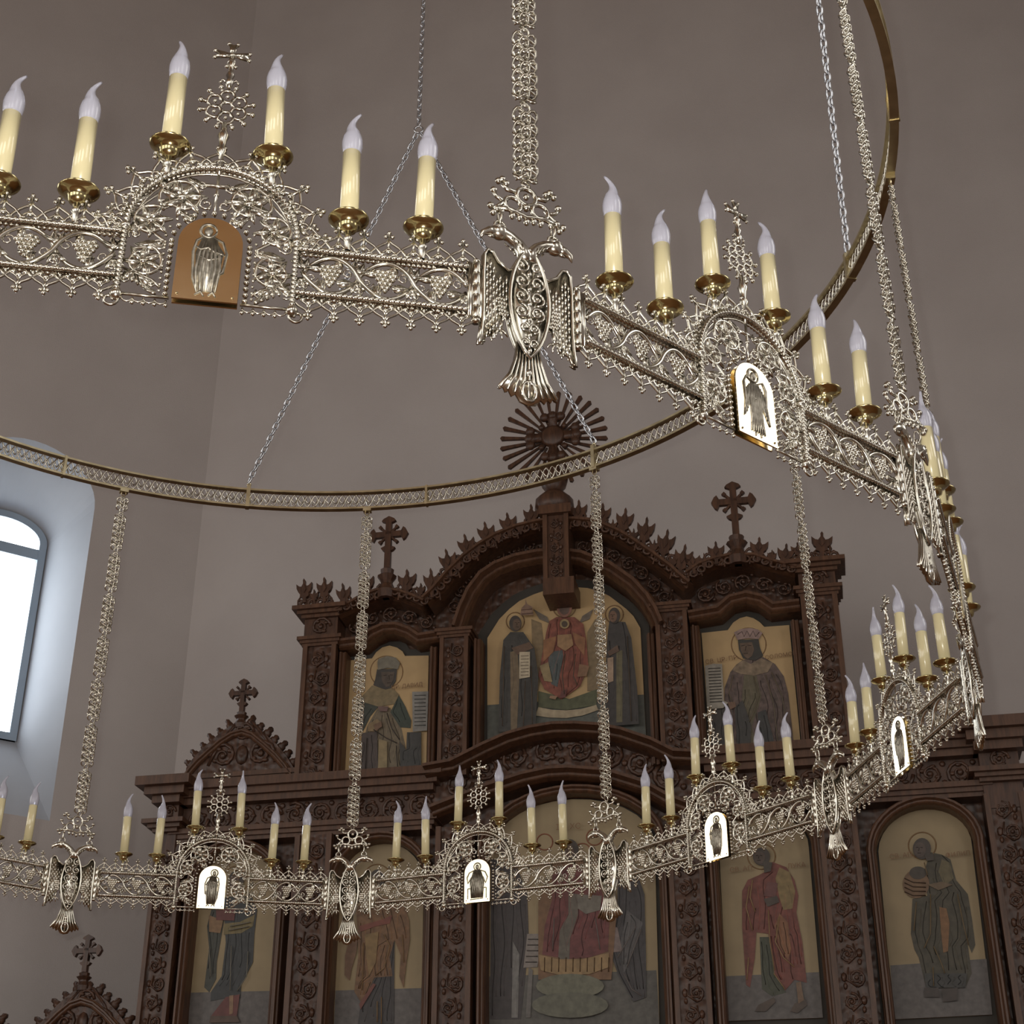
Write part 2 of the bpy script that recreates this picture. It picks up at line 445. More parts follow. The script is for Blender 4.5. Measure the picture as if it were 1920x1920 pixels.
    mb.tube(xz(arc(0, zc, .0085, 0, 360, 12)[:-1]), .0018, 5, True)
    mb.lathe([(.0025, 0), (.0048, .007), (.0068, .012), (.0036, .017), (.0062, .024), (.0036, .031), (.0034, .04), (.006, .046), (.003, .052)], (0, 0, zc + .034), 10)
    for sg in (-1, 1): mb.tube(xz([(0, zc + .042), (sg * .009, zc + .05), (sg * .012, zc + .046)]), .0016, 5); mb.sphere((sg * .012, 0, zc + .045), .0026)
    zt = .364
    for ax in ((1, 0), (-1, 0), (0, 1), (0, -1)):
        px_ = (-ax[1], ax[0]); L = .024 if ax[0] else .021
        poly = [(0 + px_[0] * .0022, px_[1] * .0022), (ax[0] * L + px_[0] * .0068, ax[1] * L + px_[1] * .0068), (ax[0] * L * .88, ax[1] * L * .88), (ax[0] * L - px_[0] * .0068, ax[1] * L - px_[1] * .0068), (-px_[0] * .0022, -px_[1] * .0022)]
        mb.prism([(a, zt + b) for a, b in poly], -.0022, .0022)
        for q in (-1, 1): mb.sphere((ax[0] * L + q * px_[0] * .006, 0, zt + ax[1] * L + q * px_[1] * .006), .0032)
    mb.sphere((0, 0, zt), (.005, .004, .005)); mb.tube(xz([(0, zt - .02), (0, zt - .012)]), .003, 6); mb.tube(xz([(0, zc + .07), (0, zt)]), .003, 6)
    mb.build('cross_finial', 'silver', root)
    for (x, z) in ((-.278, .095), (-.177, .095), (-.069, .190), (.069, .190), (.177, .095), (.278, .095)):
        candle(root, x, z, random.uniform(0, 6.28))
    return root

def make_eagle():
    root = bpy.data.objects.new('hanging_eagle', None); COL.objects.link(root)
    # body
    mb = MB()
    def oval(t, s=1.0):
        a = 2 * pi * t; w = .035 * s * (sin(a / 2) ** .9 if 0 < t < 1 else 0)
        return a
    rim = []
    for i in range(28):
        t = i / 28 * 2
        if t < 1: z = .087 - .178 * t; w = .029 * (sin(pi * min(1, t * 1.02)) ** .62 if t > 0 else 0)
        else:
            u = t - 1; z = -.091 + .178 * u; w = -.029 * (sin(pi * min(1, (1 - u) * 1.02)) ** .62 if u < 1 and u > 0 else 0)
        rim.append((w, z))
    for y in (-.007, .007): mb.tube(xz(rim, y), .003, 6, True)
    mb.prism(rim, -.002, .002)
    for y in (-.006, .006):
        for k in range(6):
            z = .058 - k * .025; w = .0145 * (1 if k < 4 else .55)
            for sg in (-1, 1):
                mb.tube([(p[0], y, p[1]) for p in spiral(sg * w * .8, z, .012 if k < 4 else .008, .003, -sg * pi / 2, sg * 1.3, 16)], .0021, 5)
                mb.sphere((sg * w * .8, y, z), .0028)
            mb.sphere((0, y, z - .012), (.004, .003, .006))
        mb.tube([(0, y, .075), (0, y, -.08)], .0018, 5)
    mb.build('body', 'silver', root)
    # wings
    for sg in (-1, 1):
        mb = MB()
        W = [(.018, .052), (.030, .046), (.044, .056), (.052, .070), (.060, .072), (.065, .063), (.066, .03), (.066, -.03), (.068, -.06), (.071, -.083), (.064, -.079), (.060, -.068), (.052, -.066), (.048, -.050), (.042, -.040), (.032, -.02), (.022, 0)]
        P = [(sg * x, z) for x, z in W]
        mb.prism(P if sg < 0 else P[::-1], -.002, .002)
        for y in (-.003, .003):
            mb.tube(xz(P[:11], y), .0024, 5)
            for r_ in range(9):
                for c in range(8):
                    x = .027 + c * .0048; z = .056 - r_ * .0135 - (c % 2) * .006
                    if z < -.028 and x < .042: continue
                    if x < .047 and z > .042: continue
                    mb.tube([(sg * x, y * .75, z), (sg * (x + .0004), y * .95, z - .007), (sg * (x + .0008), y * .8, z - .0145)], [.0015, .0020, .0009], 5)
        mb.build('wing', 'silver', root)
        mb = MB()
        for y in (-.004, .004):
            for r_ in range(5):
                for c in range(3): mb.sphere((sg * (.036 + c * .004 - r_ * .0004), y, -.005 - r_ * .006), (.0026, .0018, .004))
        mb.tube(xz([(sg * .038, -.03), (sg * .039, -.045), (sg * .041, -.054)]), .003, 6)
        for dx, dz in ((-.012, -.008), (-.004, -.013), (.008, -.012), (.013, -.006)):
            mb.tube(xz([(sg * .041, -.052), (sg * (.041 + dx * .7), -.052 + dz * .5), (sg * (.041 + dx), -.052 + dz * 1.2)]), [.0026, .002, .001], 5)
        mb.build('leg', 'silver', root)
        # neck and head
        mb = MB()
        pts = [(sg * .002, .070), (sg * .006, .085), (sg * .014, .097), (sg * .026, .106), (sg * .038, .109), (sg * .047, .107)]
        mb.tube([(p[0], 0, p[1]) for p in pts], [.012, .0105, .0088, .0080, .0092, .009], 9)
        mb.sphere((sg * .0425, 0, .1085), (.0140, .0105, .0118), 10, 7)
        mb.tube([(sg * .048, 0, .107), (sg * .058, 0, .1065), (sg * .067, 0, .101), (sg * .069, 0, .092)], [.0084, .0066, .0042, .001], 8)
        mb.tube([(sg * .049, 0, .101), (sg * .059, 0, .097)], [.004, .001], 6)
        for y in (-1, 1):
            mb.sphere((sg * .046, y * .0078, .111), .0026, 7, 5)
            mb.tube([(sg * .050, y * .007, .113), (sg * .042, y * .0088, .115), (sg * .034, y * .007, .113)], .0016, 5)
            for k in range(4): mb.tube([(sg * (.008 + k * .006), y * .0085, .078 + k * .006), (sg * (.012 + k * .006), y * .0095, .092 + k * .003)], .0014, 4)
        mb.build('head', 'silver', root)
        # hinge
        mb = MB(); x = sg * EW
        for k in range(5):
            z = -.045 + k * .018; mb.lathe([(.0050, .0005), (.0056, .002), (.0056, .0155), (.0050, .017)], (x, 0, z), 10)
        mb.sphere((x, 0, .048), (.0058, .0058, .004), 8, 5); mb.lathe([(.0062, -.007), (.0066, -.004), (.0062, 0)], (x, 0, -.045), 8)
        mb.box(min(x - sg * .014, x - sg * .003), max(x - sg * .014, x - sg * .003), -.0018, .0018, -.043, .043)
        mb.box(min(x + sg * .002, x + sg * .011), max(x + sg * .002, x + sg * .011), -.0018, .0018, -.043, .043)
        for s_ in (-.0125, .0105): mb.tube(xz([(x + sg * s_, -.044), (x + sg * s_, .044)]), .0024, 5)
        mb.build('hinge', 'silver', root)
    # tail
    mb = MB(); T = [(-.017, -.066), (-.019, -.09), (-.027, -.115), (-.043, -.140), (-.0415, -.146), (-.036, -.142), (-.033, -.149), (-.028, -.145), (-.024, -.153), (-.018, -.148), (-.012, -.158), (0, -.161), (.012, -.158), (.018, -.148), (.024, -.153), (.028, -.145), (.033, -.149), (.036, -.142), (.0415, -.146), (.043, -.140), (.027, -.115), (.019, -.09), (.017, -.066)]
    mb.prism(T, -.002, .002)
    for y in (-.003, .003):
        for k in range(9):
            q = (k - 4) / 4
            mb.tube([(q * .014, y, -.068), (q * .0185, y, -.095), (q * .027, y, -.122), (q * .041, y, -.152 + abs(q) * .009)], [.0014, .0019, .0024, .0022], 5)
        mb.tube(xz(arc(0, -.141, .010, 0, 360, 14, .015)[:-1], y), .0026, 5, True); mb.sphere((0, y, -.112), (.005, .003, .007)); mb.sphere((0, y, -.127), (.004, .003, .005))
    mb.build('tail', 'silver', root)
    return root

CHAIN_TOP = (1.6 - .753) * R - .058
def make_band_chain():
    root = bpy.data.objects.new('hanging_chain', None); COL.objects.link(root)
    # bracket
    mb = MB()
    mb.tube(xz(arc(0, .186, .015, 0, 360, 16)[:-1]), .0036, 6, True)
    for sg in (-1, 1):
        mb.tube(xz(arc(sg * .021, .166, .0125, 0, 360, 14)[:-1]), .0034, 6, True)
        mb.tube(xz([(sg * .014, .19), (sg * .03, .19), (sg * .036, .198)]), .0034, 5)
        for d in ((0, .006), (.006, 0), (-.006, .001)): mb.sphere((sg * .037 + d[0], 0, .2 + d[1]), .0052)
        mb.tube(xz([(sg * .030, .172), (sg * .042, .158), (sg * .050, .148)]), .0034, 5)
        for d in ((0, -.006), (.006, .002), (-.004, .005)): mb.sphere((sg * .051 + d[0], 0, .148 + d[1]), .0052)
        mb.tube(xz([(sg * .034, .166), (sg * .046, .172), (sg * .05, .18)]), .003, 5); mb.sphere((sg * .05, 0, .182), .0054)
        mb.tube(xz([(sg * .036, .155), (sg * .038, .143)]), .003, 5)
    mb.tube(xz([(-.046, .152), (-.024, .156), (0, .150), (.024, .156), (.046, .152)]), .0036, 5)
    for k in range(5): mb.sphere(((k - 2) * .011, 0, .146 - (.004 if k == 2 else 0)), (.0048, .0048, .0068))
    mb.sphere((0, 0, .167), .006); mb.sphere((0, 0, .186), .005)
    mb.build('bracket', 'silver', root)
    for sg in (-1, 1):
        mb = MB(); x = sg * .041
        mb.tube([(x, .0055 * cos(a), .136 + .012 * sin(a)) for a in np.linspace(0, 2 * pi, 13)[:-1]], .0019, 5, True)
        mb.tube([(x + .008 * cos(a), 0, .1215 + .008 * sin(a)) for a in np.linspace(0, 2 * pi, 13)[:-1]], .0019, 5, True)
        mb.build('shackle', 'silver', root)
    # band of interlaced links in sections
    mb = MB(); z = .206; sec = .148; k = 0
    circ = np.linspace(0, 2 * pi, 10)[:-1]
    def link(x, zz, rx, rz, tilt, wire=.0023):
        y = .004 * (1 if tilt > 0 else -1)
        mb.tube([(x + rx * cos(a), rz * sin(a) * tilt + y * .3, zz + rz * sin(a)) for a in circ], wire, 4, True)
    while z < CHAIN_TOP - .01:
        top = min(z + sec, CHAIN_TOP - .006)
        link(0, z + .004, .006, .008, .5); zz = z + .016; i = 0
        while zz < top - .008:
            for col in (-1, 0, 1):
                off = .0065 if col == 0 else 0
                jit = random.uniform(-.0008, .0008)
                link(col * .0108 + jit, zz + off, .0076, .0092, (.55 if (i + col) % 2 else -.55))
            for q in (1, -1):
                if q > 0 or i % 2: mb.tube([(-.0145 * q, .004 * q, zz - .006), (-.004 * q, -.003, zz + .001), (.0145 * q, .004 * q, zz + .008)], [.0017, .0031, .0017], 5)
            zz += .0128; i += 1
        link(0, top - .002, .007, .006, -.4); z = top + .004; k += 1
    mb.build('link_band', 'silver', root)
    return root

# ---- ring
RR = .99 * R; RZ = CAMZ + 1.6 * R
def make_ring():
    t = thing('suspension_ring', 'large pierced brass ring hanging above the candle panels', 'hanging ring', (CX, CY, RZ))
    def hoop(r0, r1, z0, z1, name, mat='brass_ring', n=180):
        mb = MB(); v = []; f = []
        for i in range(n):
            a = 2 * pi * i / n
            for r, z in ((r0, z0), (r1, z0), (r1, z1), (r0, z1)): v.append((r * cos(a), r * sin(a), z))
        for i in range(n):
            j = (i + 1) % n
            for q in range(4): f.append((i * 4 + q, i * 4 + (q + 1) % 4, j * 4 + (q + 1) % 4, j * 4 + q))
        mb.add(v, f); return mb.build(name, mat, t, smooth=False)
    hoop(RR - .011, RR + .011, .029, .036, 'rail'); hoop(RR - .011, RR + .011, -.036, -.029, 'rail')
    mb = MB(); per = 210
    for ph in (0, pi):
        k = per * 8; a = np.arange(k) * 2 * pi / k; w = np.arange(k) * 2 * pi / 8 + ph
        rr = RR + .004 * np.cos(w); mb.tube(np.stack([rr * np.cos(a), rr * np.sin(a), .0235 * np.sin(w)], 1), .0026, 4, True)
    k = per * 2 * 6; a = np.arange(k) * 2 * pi / k; w = np.arange(k) * 2 * pi / 6
    mb.tube(np.stack([(RR + .003 * np.sin(w)) * np.cos(a), (RR + .003 * np.sin(w)) * np.sin(a), .010 * np.cos(w)], 1), .0024, 4, True)
    mb.build('lattice', 'silver', t)
    base = radians(54.6)
    for k in range(16):
        a = base + k * pi / 8; mb = MB(); w = .008 if k % 2 else .013
        mb.box(-.0135, .0135, -w / 2, w / 2, -.038, .038 if k % 2 else .05)
        if k % 2 == 0: mb.tube([(0, .006 * cos(q), .054 + .008 * sin(q)) for q in np.linspace(0, 2 * pi, 11)[:-1]], .002, 5, True)
        o = mb.build('post', 'brass_ring', t, smooth=False); o.location = (RR * cos(a), RR * sin(a), 0); o.rotation_euler = (0, 0, a)
    for k in VIS_EAGLES:
        a = PH + k * pi / 6; mb = MB(); mb.box(-.012, .012, -.014, .014, -.046, -.034)
        mb.tube([(0, .008 * cos(q), -.05 + .009 * sin(q)) for q in np.linspace(0, 2 * pi, 11)[:-1]], .002, 5, True)
        o = mb.build('chain_hook', 'brass_ring', t, smooth=False); o.location = (RR * cos(a), RR * sin(a), 0); o.rotation_euler = (0, 0, a)
    return t

def link_chain(name, p0, p1, label, group, pitch=.0245, wire=.0034):
    p0 = np.array(p0); p1 = np.array(p1); d = p1 - p0; L = np.linalg.norm(d); d /= L
    a = np.cross(d, (0, 1, 0.)); a /= np.linalg.norm(a); b = np.cross(d, a)
    n = int(L / pitch); mb = MB()
    lx, lz = .0082, .0165
    stad = [(lx * cos(q), lz * (abs(sin(q)) ** .7) * (1 if sin(q) >= 0 else -1)) for q in np.linspace(0, 2 * pi, 11)[:-1]]
    for i in range(n + 1):
        c = p0 + d * min(L, i * pitch + .004); u = (a + b) * .7071 if i % 2 else (a - b) * .7071
        mb.tube([c + u * x + d * z for x, z in stad], wire, 4, True)
    o = mb.build(name, 'steel'); tag(o, label, 'chain', group); return o

# ---- assemble the chandelier
VIS_EAGLES = range(0, 7)
PANEL_LABELS = {
    0: ('saint', 'silver filigree candle panel nearest the camera, its arched plaque glowing orange-gold'),
    1: ('angel', 'filigree candle panel running back from the nearest eagle, pale plaque with a winged figure'),
    2: ('saint', 'candle panel at far right seen nearly edge-on, candles stacked behind each other'),
    3: ('saint', 'candle panel with a narrow plaque seen sideways, below the bare right wall'),
    4: ('saint', 'candle panel with the brightest white plaque, beside the icon of the red-robed saint'),
    5: ('seated', 'candle panel with a seated figure on its plaque, beside the middle lower icon'),
    6: ('saint', 'candle panel with a white plaque hiding the head of the blue-robed saint icon'),
    7: ('saint', 'candle panel cut by the left edge of the photo, below the bright window'),
}
proto = make_panel('saint')
reliefs = {k: saint_relief(k).build('saint_relief', 'silver_dark').data for k in ('angel', 'seated')}
for o in [o for o in bpy.data.objects if o.parent is None and o.name.startswith('saint_relief')]: bpy.data.objects.remove(o)
ptree = tree_of()
for k, (kind, lab) in PANEL_LABELS.items():
    o = proto if k == 0 else copy_tree(proto, None, ptree)
    a0, a1 = PH + (k - 1) * pi / 6, PH + k * pi / 6
    am = (a0 + a1) / 2; rm = R * cos(pi / 12) + EW * sin(pi / 12)
    o.location = (CX + rm * cos(am), CY + rm * sin(am), CZ); o.rotation_euler = (0, 0, am + pi / 2)
    tag(o, lab, 'chandelier panel', 'candle panels of the round chandelier')
    for c in o.children:
        if c.name.startswith('candle'): c.rotation_euler = (random.uniform(-.025, .025), random.uniform(-.025, .025), random.uniform(0, 6.28))
        if kind != 'saint' and c.name.startswith('plaque'):
            for g in c.children: g.data = reliefs[kind]
WHERE = ['nearest the camera between the two largest panels', 'at the right edge beside the stacked candles',
         'seen edge-on at the far right, its tail over the right cornice', 'at right, hanging between the two right-hand icons',
         'in front of the middle icon of the lower row', 'in front of the second icon of the lower row', 'at left over the bare wall below the window']
CWHERE = ['the thickest, hanging straight above the nearest eagle', 'sloping down to the eagle at the right edge',
          'thin one at the far right, ending behind the stacked candles', 'in front of the right-hand pilaster of the screen',
          'running down over the middle icon of the upper tier', 'running down over the crowned icon at left', 'at left over the bare wall next to the window']
for k in VIS_EAGLES:
    a = PH + k * pi / 6
    if k == 0:
        e0 = make_eagle(); c0 = make_band_chain(); etree = tree_of(); e, c = e0, c0
    else: e = copy_tree(e0, None, etree); c = copy_tree(c0, None, etree)
    for o in (e, c):
        o.location = (CX + R * cos(a), CY + R * sin(a), CZ); o.rotation_euler = (0, 0, a + pi / 2)
    c.rotation_euler = (atan2(.012 * R, CHAIN_TOP), 0, a + pi / 2) if False else (-atan2(.010 * R, CHAIN_TOP), 0, a + pi / 2)
    tag(e, 'silver double-headed eagle, ' + WHERE[k], 'eagle ornament', 'double-headed eagles of the chandelier')
    tag(c, 'openwork chain band, ' + CWHERE[k], 'chain', 'openwork chain bands of the chandelier')
    if k: 
        for g in c.children:
            if g.name.startswith('bracket'): g.rotation_euler = (0, random.uniform(-.05, .05), random.uniform(-.25, .25))
make_ring()
# grey steel chains
def polar(az, rho, z): return (CX + rho * R * cos(radians(az)), CY + rho * R * sin(radians(az)), z)
ztop = RZ + .072
r_ = ray(785, 243); sn, cs = sin(radians(77.1)), cos(radians(77.1))
t_ = (CX * sn - CY * cs) / (r_[0] * sn - r_[1] * cs)
J = (t_ * r_[0], t_ * r_[1], CAMZ + t_ * r_[2])
ROOF = 12.9
rho2 = .91
J2 = polar(-12.9, rho2, J[2])
G = 'grey steel link chains'
def near(p, q, d=.02):
    p = np.array(p); q = np.array(q); v = q - p; return tuple(q - v / np.linalg.norm(v) * d)
link_chain('steel_chain', polar(99.6, .99, ztop), near(polar(99.6, .99, ztop), J), 'grey steel chain slanting from the left part of the ring up to the join', G)
link_chain('steel_chain', polar(54.6, .99, ztop), near(polar(54.6, .99, ztop), J), 'grey steel chain passing behind the nearest eagle, from the ring above the sunburst', G)
link_chain('steel_chain', (J[0], J[1], J[2] + .03), (J[0], J[1], ROOF), 'single grey steel chain hanging straight down from above to the join of two chains', G)
link_chain('steel_chain', polar(9.6, .99, ztop), near(polar(9.6, .99, ztop), J2), 'grey steel chain at upper right ending on the ring', G)
mb = MB(); mb.tube([(.016 * cos(q), 0, .016 * sin(q)) for q in np.linspace(0, 2 * pi, 13)[:-1]], .004, 6, True)
o = mb.build('join_ring', 'steel'); o.location = J; tag(o, 'small steel ring where two slanting chains meet the straight one', 'ring')

# ================================================================== ICONOSTASIS (carved wooden icon screen)
H = .2007; NX, NY = sin(H), cos(H); D = 8.5
def ic(px, py, off=0.0):
    r = ray(px, py); t = (D + off) / (NX * r[0] + NY * r[1])
    return (t * (r[0] * NY - r[1] * NX), CAMZ + t * r[2])
def icl(pts, off=0.0): return [ic(p[0], p[1], off) for p in pts]
def zc(ox, oy, s, pts): return [(ox + x / s, oy + y / s) for x, y in pts]
BASE = (NX * D, NY * D, 0)
screen = thing('icon_screen', 'tall dark carved wooden icon screen with arched gables, crosses and painted icons', 'icon screen', BASE, -H)

def board(name, poly, y0, y1, mat, parent=screen): return MB().prism(poly, y0, y1).build(name, mat, parent, smooth=False)
def cornice_prof(w, d, yb=.10):
    return [(0, yb), (0, -d * .25), (w * .18, -d * .25), (w * .22, -d * .45), (w * .45, -d * .55), (w * .55, -d * .8), (w * .74, -d * .86), (w * .78, -d), (w, -d), (w, yb)]
def arch_prof(w, d, yb=.10):
    return [(-w * .5, yb), (-w * .5, -d * .4), (-w * .38, -d * .75), (-w * .2, -d * .6), (-w * .05, -d * .6), (w * .1, -d), (w * .3, -d), (w * .36, -d * .5), (w * .5, -d * .4), (w * .5, yb)]
def mould(name, path_px, w, d, kind='arch', off=0.0, mat='wood_light', parent=screen, yb=.10):
    p = icl(path_px, off); pr = (arch_prof if kind == 'arch' else cornice_prof)(w, d, yb)
    return MB().sweep(p, pr).build(name, mat, parent, smooth=False)
def curl_relief(mb, cx, cz, r, y, a0=0., s=1):
    pts = spiral(cx, cz, r, r * .22, a0, s * 1.5, 16)
    mb.tube(xz(pts, y), [r * .17 - r * .08 * i / 16 for i in range(17)], 5)
    mb.sphere((cx, y, cz), (r * .26, r * .2, r * .26), 6, 4)
    for q in range(4):
        a = a0 + q * pi / 2 + .6; mb.sphere((cx + r * .62 * cos(a), y, cz + r * .62 * sin(a)), (r * .26, r * .16, r * .17), 6, 4)
def carve_path(mb, pts, r, y):
    P = np.array(pts); d = np.r_[0, np.cumsum(np.linalg.norm(np.diff(P, axis=0), axis=1))]
    n = max(1, int(d[-1] / (2.05 * r))); 
    for i in range(n):
        s = d[-1] * (i + .5) / n; x = np.interp(s, d, P[:, 0]); z = np.interp(s, d, P[:, 1])
        curl_relief(mb, x, z, r, y, i * 2.1, 1 if i % 2 else -1)
        for q in (-1, 1): mb.sphere((x + r * 1.0, y, z + q * r * .75), (r * .24, r * .16, r * .24), 6, 4)
def carve_column(mb, x0, x1, z0, z1, y):
    w = x1 - x0; r = w * .30; xc = (x0 + x1) / 2; n = max(1, int((z1 - z0) / (w * .78)))
    for i in range(n):
        z = z0 + (z1 - z0) * (i + .5) / n; s = 1 if i % 2 else -1
        curl_relief(mb, xc + s * w * .12, z, r, y, -s * pi / 2, s)
        mb.tube(xz([(xc + s * w * .12, z - r), (xc - s * w * .2, z - r * .2), (xc - s * w * .12, z + r * 1.2)], y), [r * .16, r * .14, r * .1], 5)
        mb.sphere((xc - s * w * .3, y, z + r * .1), (r * .35, r * .25, r * .55), 6, 4)
        mb.sphere((xc - s * w * .28, y, z - r * .9), (r * .25, r * .2, r * .4), 6, 4)
def pilaster(px0, px1, ytop_px, z0, y=-.05, name='pilaster', zt=None):
    """carved shaft between two photo columns measured near its top"""
    xa = ic(px0, ytop_px, y)[0]; xb = ic(px1, ytop_px, y)[0]; z1 = ic((px0 + px1) / 2, ytop_px, y)[1] if zt is None else zt
    w = xb - xa; mb = MB(); mb.box(xa, xb, y, .10, z0, z1)
    p = mb.build(name, 'carved', screen, smooth=False)
    e = MB()
    for q in (xa, xb - w * .14): e.box(q, q + w * .14, y - .02, y, z0, z1)
    e.build('edge_bead', 'wood_light', p, smooth=False)
    c = MB(); carve_column(c, xa + w * .14, xb - w * .14, max(z0, 2.6), z1 - .03, y - .006); c.build('carving', 'carved', p)
    return p, xa, xb, z1

# boards behind everything
upper = [(560, 1440), (566, 1155), (640, 1146), (690, 1126), (735, 1114), (790, 1124), (815, 1134), (840, 1105), (880, 1062), (930, 1024), (985, 998), (1037, 988), (1085, 988), (1140, 1003), (1190, 1030), (1240, 1066), (1290, 1100), (1330, 1068), (1375, 1055), (1430, 1060), (1480, 1075), (1572, 1056), (1585, 1400)]
pu = icl(upper, .10); zlow = 4.50
pu[0] = (pu[0][0], zlow); pu[-1] = (pu[-1][0], zlow); pu[1] = (pu[0][0], pu[1][1]); pu[-2] = (pu[-1][0], pu[-2][1])
board('upper_board', pu, .10, .16, 'carved')
xl = ic(300, 1520, .10)[0]; xr = ic(1902, 1440, .10)[0]
board('lower_board', [(xl, 0), (xr, 0), (xr, 4.50), (xl, 4.50)], .10, .16, 'carved')

# ---- upper tier pilasters with capitals
ZL = 4.56
caps = []
for (a, b, y) in ((570, 632, 1212), (826, 879, 1196), (1228, 1288, 1148), (1500, 1570, 1118)):
    p, xa, xb, z1 = pilaster(a, b, y, ZL - .06); caps.append((xa, xb, z1))
def block(name, x0, x1, z0, z1, y, mat='wood', parent=screen):
    return MB().box(x0, x1, y, .10, z0, z1).build(name, mat, parent, smooth=False)
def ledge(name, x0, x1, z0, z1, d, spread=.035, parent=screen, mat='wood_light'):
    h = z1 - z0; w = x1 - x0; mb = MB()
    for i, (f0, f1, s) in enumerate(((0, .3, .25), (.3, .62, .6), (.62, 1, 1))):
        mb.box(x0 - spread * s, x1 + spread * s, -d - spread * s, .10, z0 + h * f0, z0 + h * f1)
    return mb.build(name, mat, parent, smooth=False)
def full_capital(i, ztop_px, xa, xb, z1, px):
    zt = ic(px, ztop_px, -.1)[1]
    ledge('capital', xa, xb, z1, z1 + .06, .06)
    b = block('frieze_block', xa, xb, z1 + .05, zt - .06, -.065)
    c = MB(); curl_relief(c, (xa + xb) / 2, (z1 + zt) / 2, (xb - xa) * .3, -.07); c.build('carving', 'carved', b)
    ledge('cornice', xa, xb, zt - .07, zt, .075, .065)
    return zt
zt0 = full_capital(0, 1137, *caps[0], 590); zt3 = full_capital(3, 1048, *caps[3], 1540)
for i, px in ((1, 850), (2, 1258)):
    xa, xb, z1 = caps[i]; ledge('capital', xa, xb, z1, z1 + .055, .06, .03)

# ---- arches and entablatures of the upper tier
OUT = [(803, 1138), (821, 1121), (850, 1087), (879, 1059), (907, 1038), (937, 1020), (975, 1005), (1013, 996), (1040, 993), (1080, 992), (1108, 994), (1135, 1002), (1165, 1015), (1192, 1032), (1226, 1055), (1259, 1080), (1277, 1097), (1293, 1110)]
INN = [(862, 1186), (874, 1150), (889, 1118), (910, 1090), (935, 1073), (972, 1059), (1013, 1051), (1060, 1049), (1092, 1053), (1146, 1074), (1186, 1102), (1212, 1131), (1228, 1156), (1238, 1180)]
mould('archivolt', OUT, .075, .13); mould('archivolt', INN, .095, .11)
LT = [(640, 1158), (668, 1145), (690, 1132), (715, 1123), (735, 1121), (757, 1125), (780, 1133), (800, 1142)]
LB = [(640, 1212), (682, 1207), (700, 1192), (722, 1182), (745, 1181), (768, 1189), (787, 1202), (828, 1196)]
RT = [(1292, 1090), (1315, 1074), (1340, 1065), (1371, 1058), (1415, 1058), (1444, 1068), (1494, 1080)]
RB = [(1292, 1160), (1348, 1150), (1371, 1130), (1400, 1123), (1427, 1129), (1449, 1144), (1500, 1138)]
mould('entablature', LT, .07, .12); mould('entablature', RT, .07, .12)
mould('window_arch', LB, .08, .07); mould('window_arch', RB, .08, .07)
def frieze(name, path_px, r, y=.07):
    mb = MB(); carve_path(mb, icl(path_px, y), r, y); return mb.build(name, 'carved', screen)
mid = lambda A, B, f=.5: [(a[0] + (b[0] - a[0]) * f, a[1] + (b[1] - a[1]) * f) for a, b in zip(A, B)]
frieze('carved_frieze', [(846, 1150), (866, 1105), (895, 1066), (932, 1044), (975, 1030), (1010, 1022)], .05)
frieze('carved_frieze', [(1078, 1021), (1125, 1030), (1168, 1050), (1208, 1080), (1240, 1112), (1256, 1130)], .05)
frieze('carved_frieze', [(650, 1182), (690, 1160), (735, 1150), (780, 1162), (815, 1172)], .052)
frieze('carved_frieze', [(1304, 1120), (1345, 1105), (1390, 1090), (1440, 1098), (1488, 1108)], .055)
# side mouldings of the upper icons
for px, y0 in ((644, 1225), (814, 1215), (896, 1200), (1220, 1190), (1303, 1175), (1490, 1165)):
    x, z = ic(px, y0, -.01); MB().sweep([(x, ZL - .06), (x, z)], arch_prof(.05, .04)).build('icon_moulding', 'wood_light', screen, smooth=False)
# keystone
k0 = icl([(1018, 966), (1066, 966), (1066, 1090), (1018, 1090)], -.14)
kx0, kx1, kz0, kz1 = k0[0][0], k0[1][0], k0[2][1], k0[0][1]
kb = MB().box(kx0, kx1, -.14, .10, kz0, kz1).build('keystone', 'wood', screen, smooth=False)
e = MB()
for q in (kx0, kx1 - .028): e.box(q, q + .028, -.16, -.14, kz0, kz1)
e.box(kx0 - .02, kx1 + .02, -.18, .1, kz1 - .01, kz1 + .05); e.box(kx0 + .0, kx1 + .03, -.17, .1, kz0 - .09, kz0 + .02); e.build('keystone_border', 'wood_light', kb, smooth=False)
c = MB(); carve_column(c, kx0 + .03, kx1 - .03, kz0 + .03, kz1 - .03, -.145); c.build('carving', 'carved', kb)

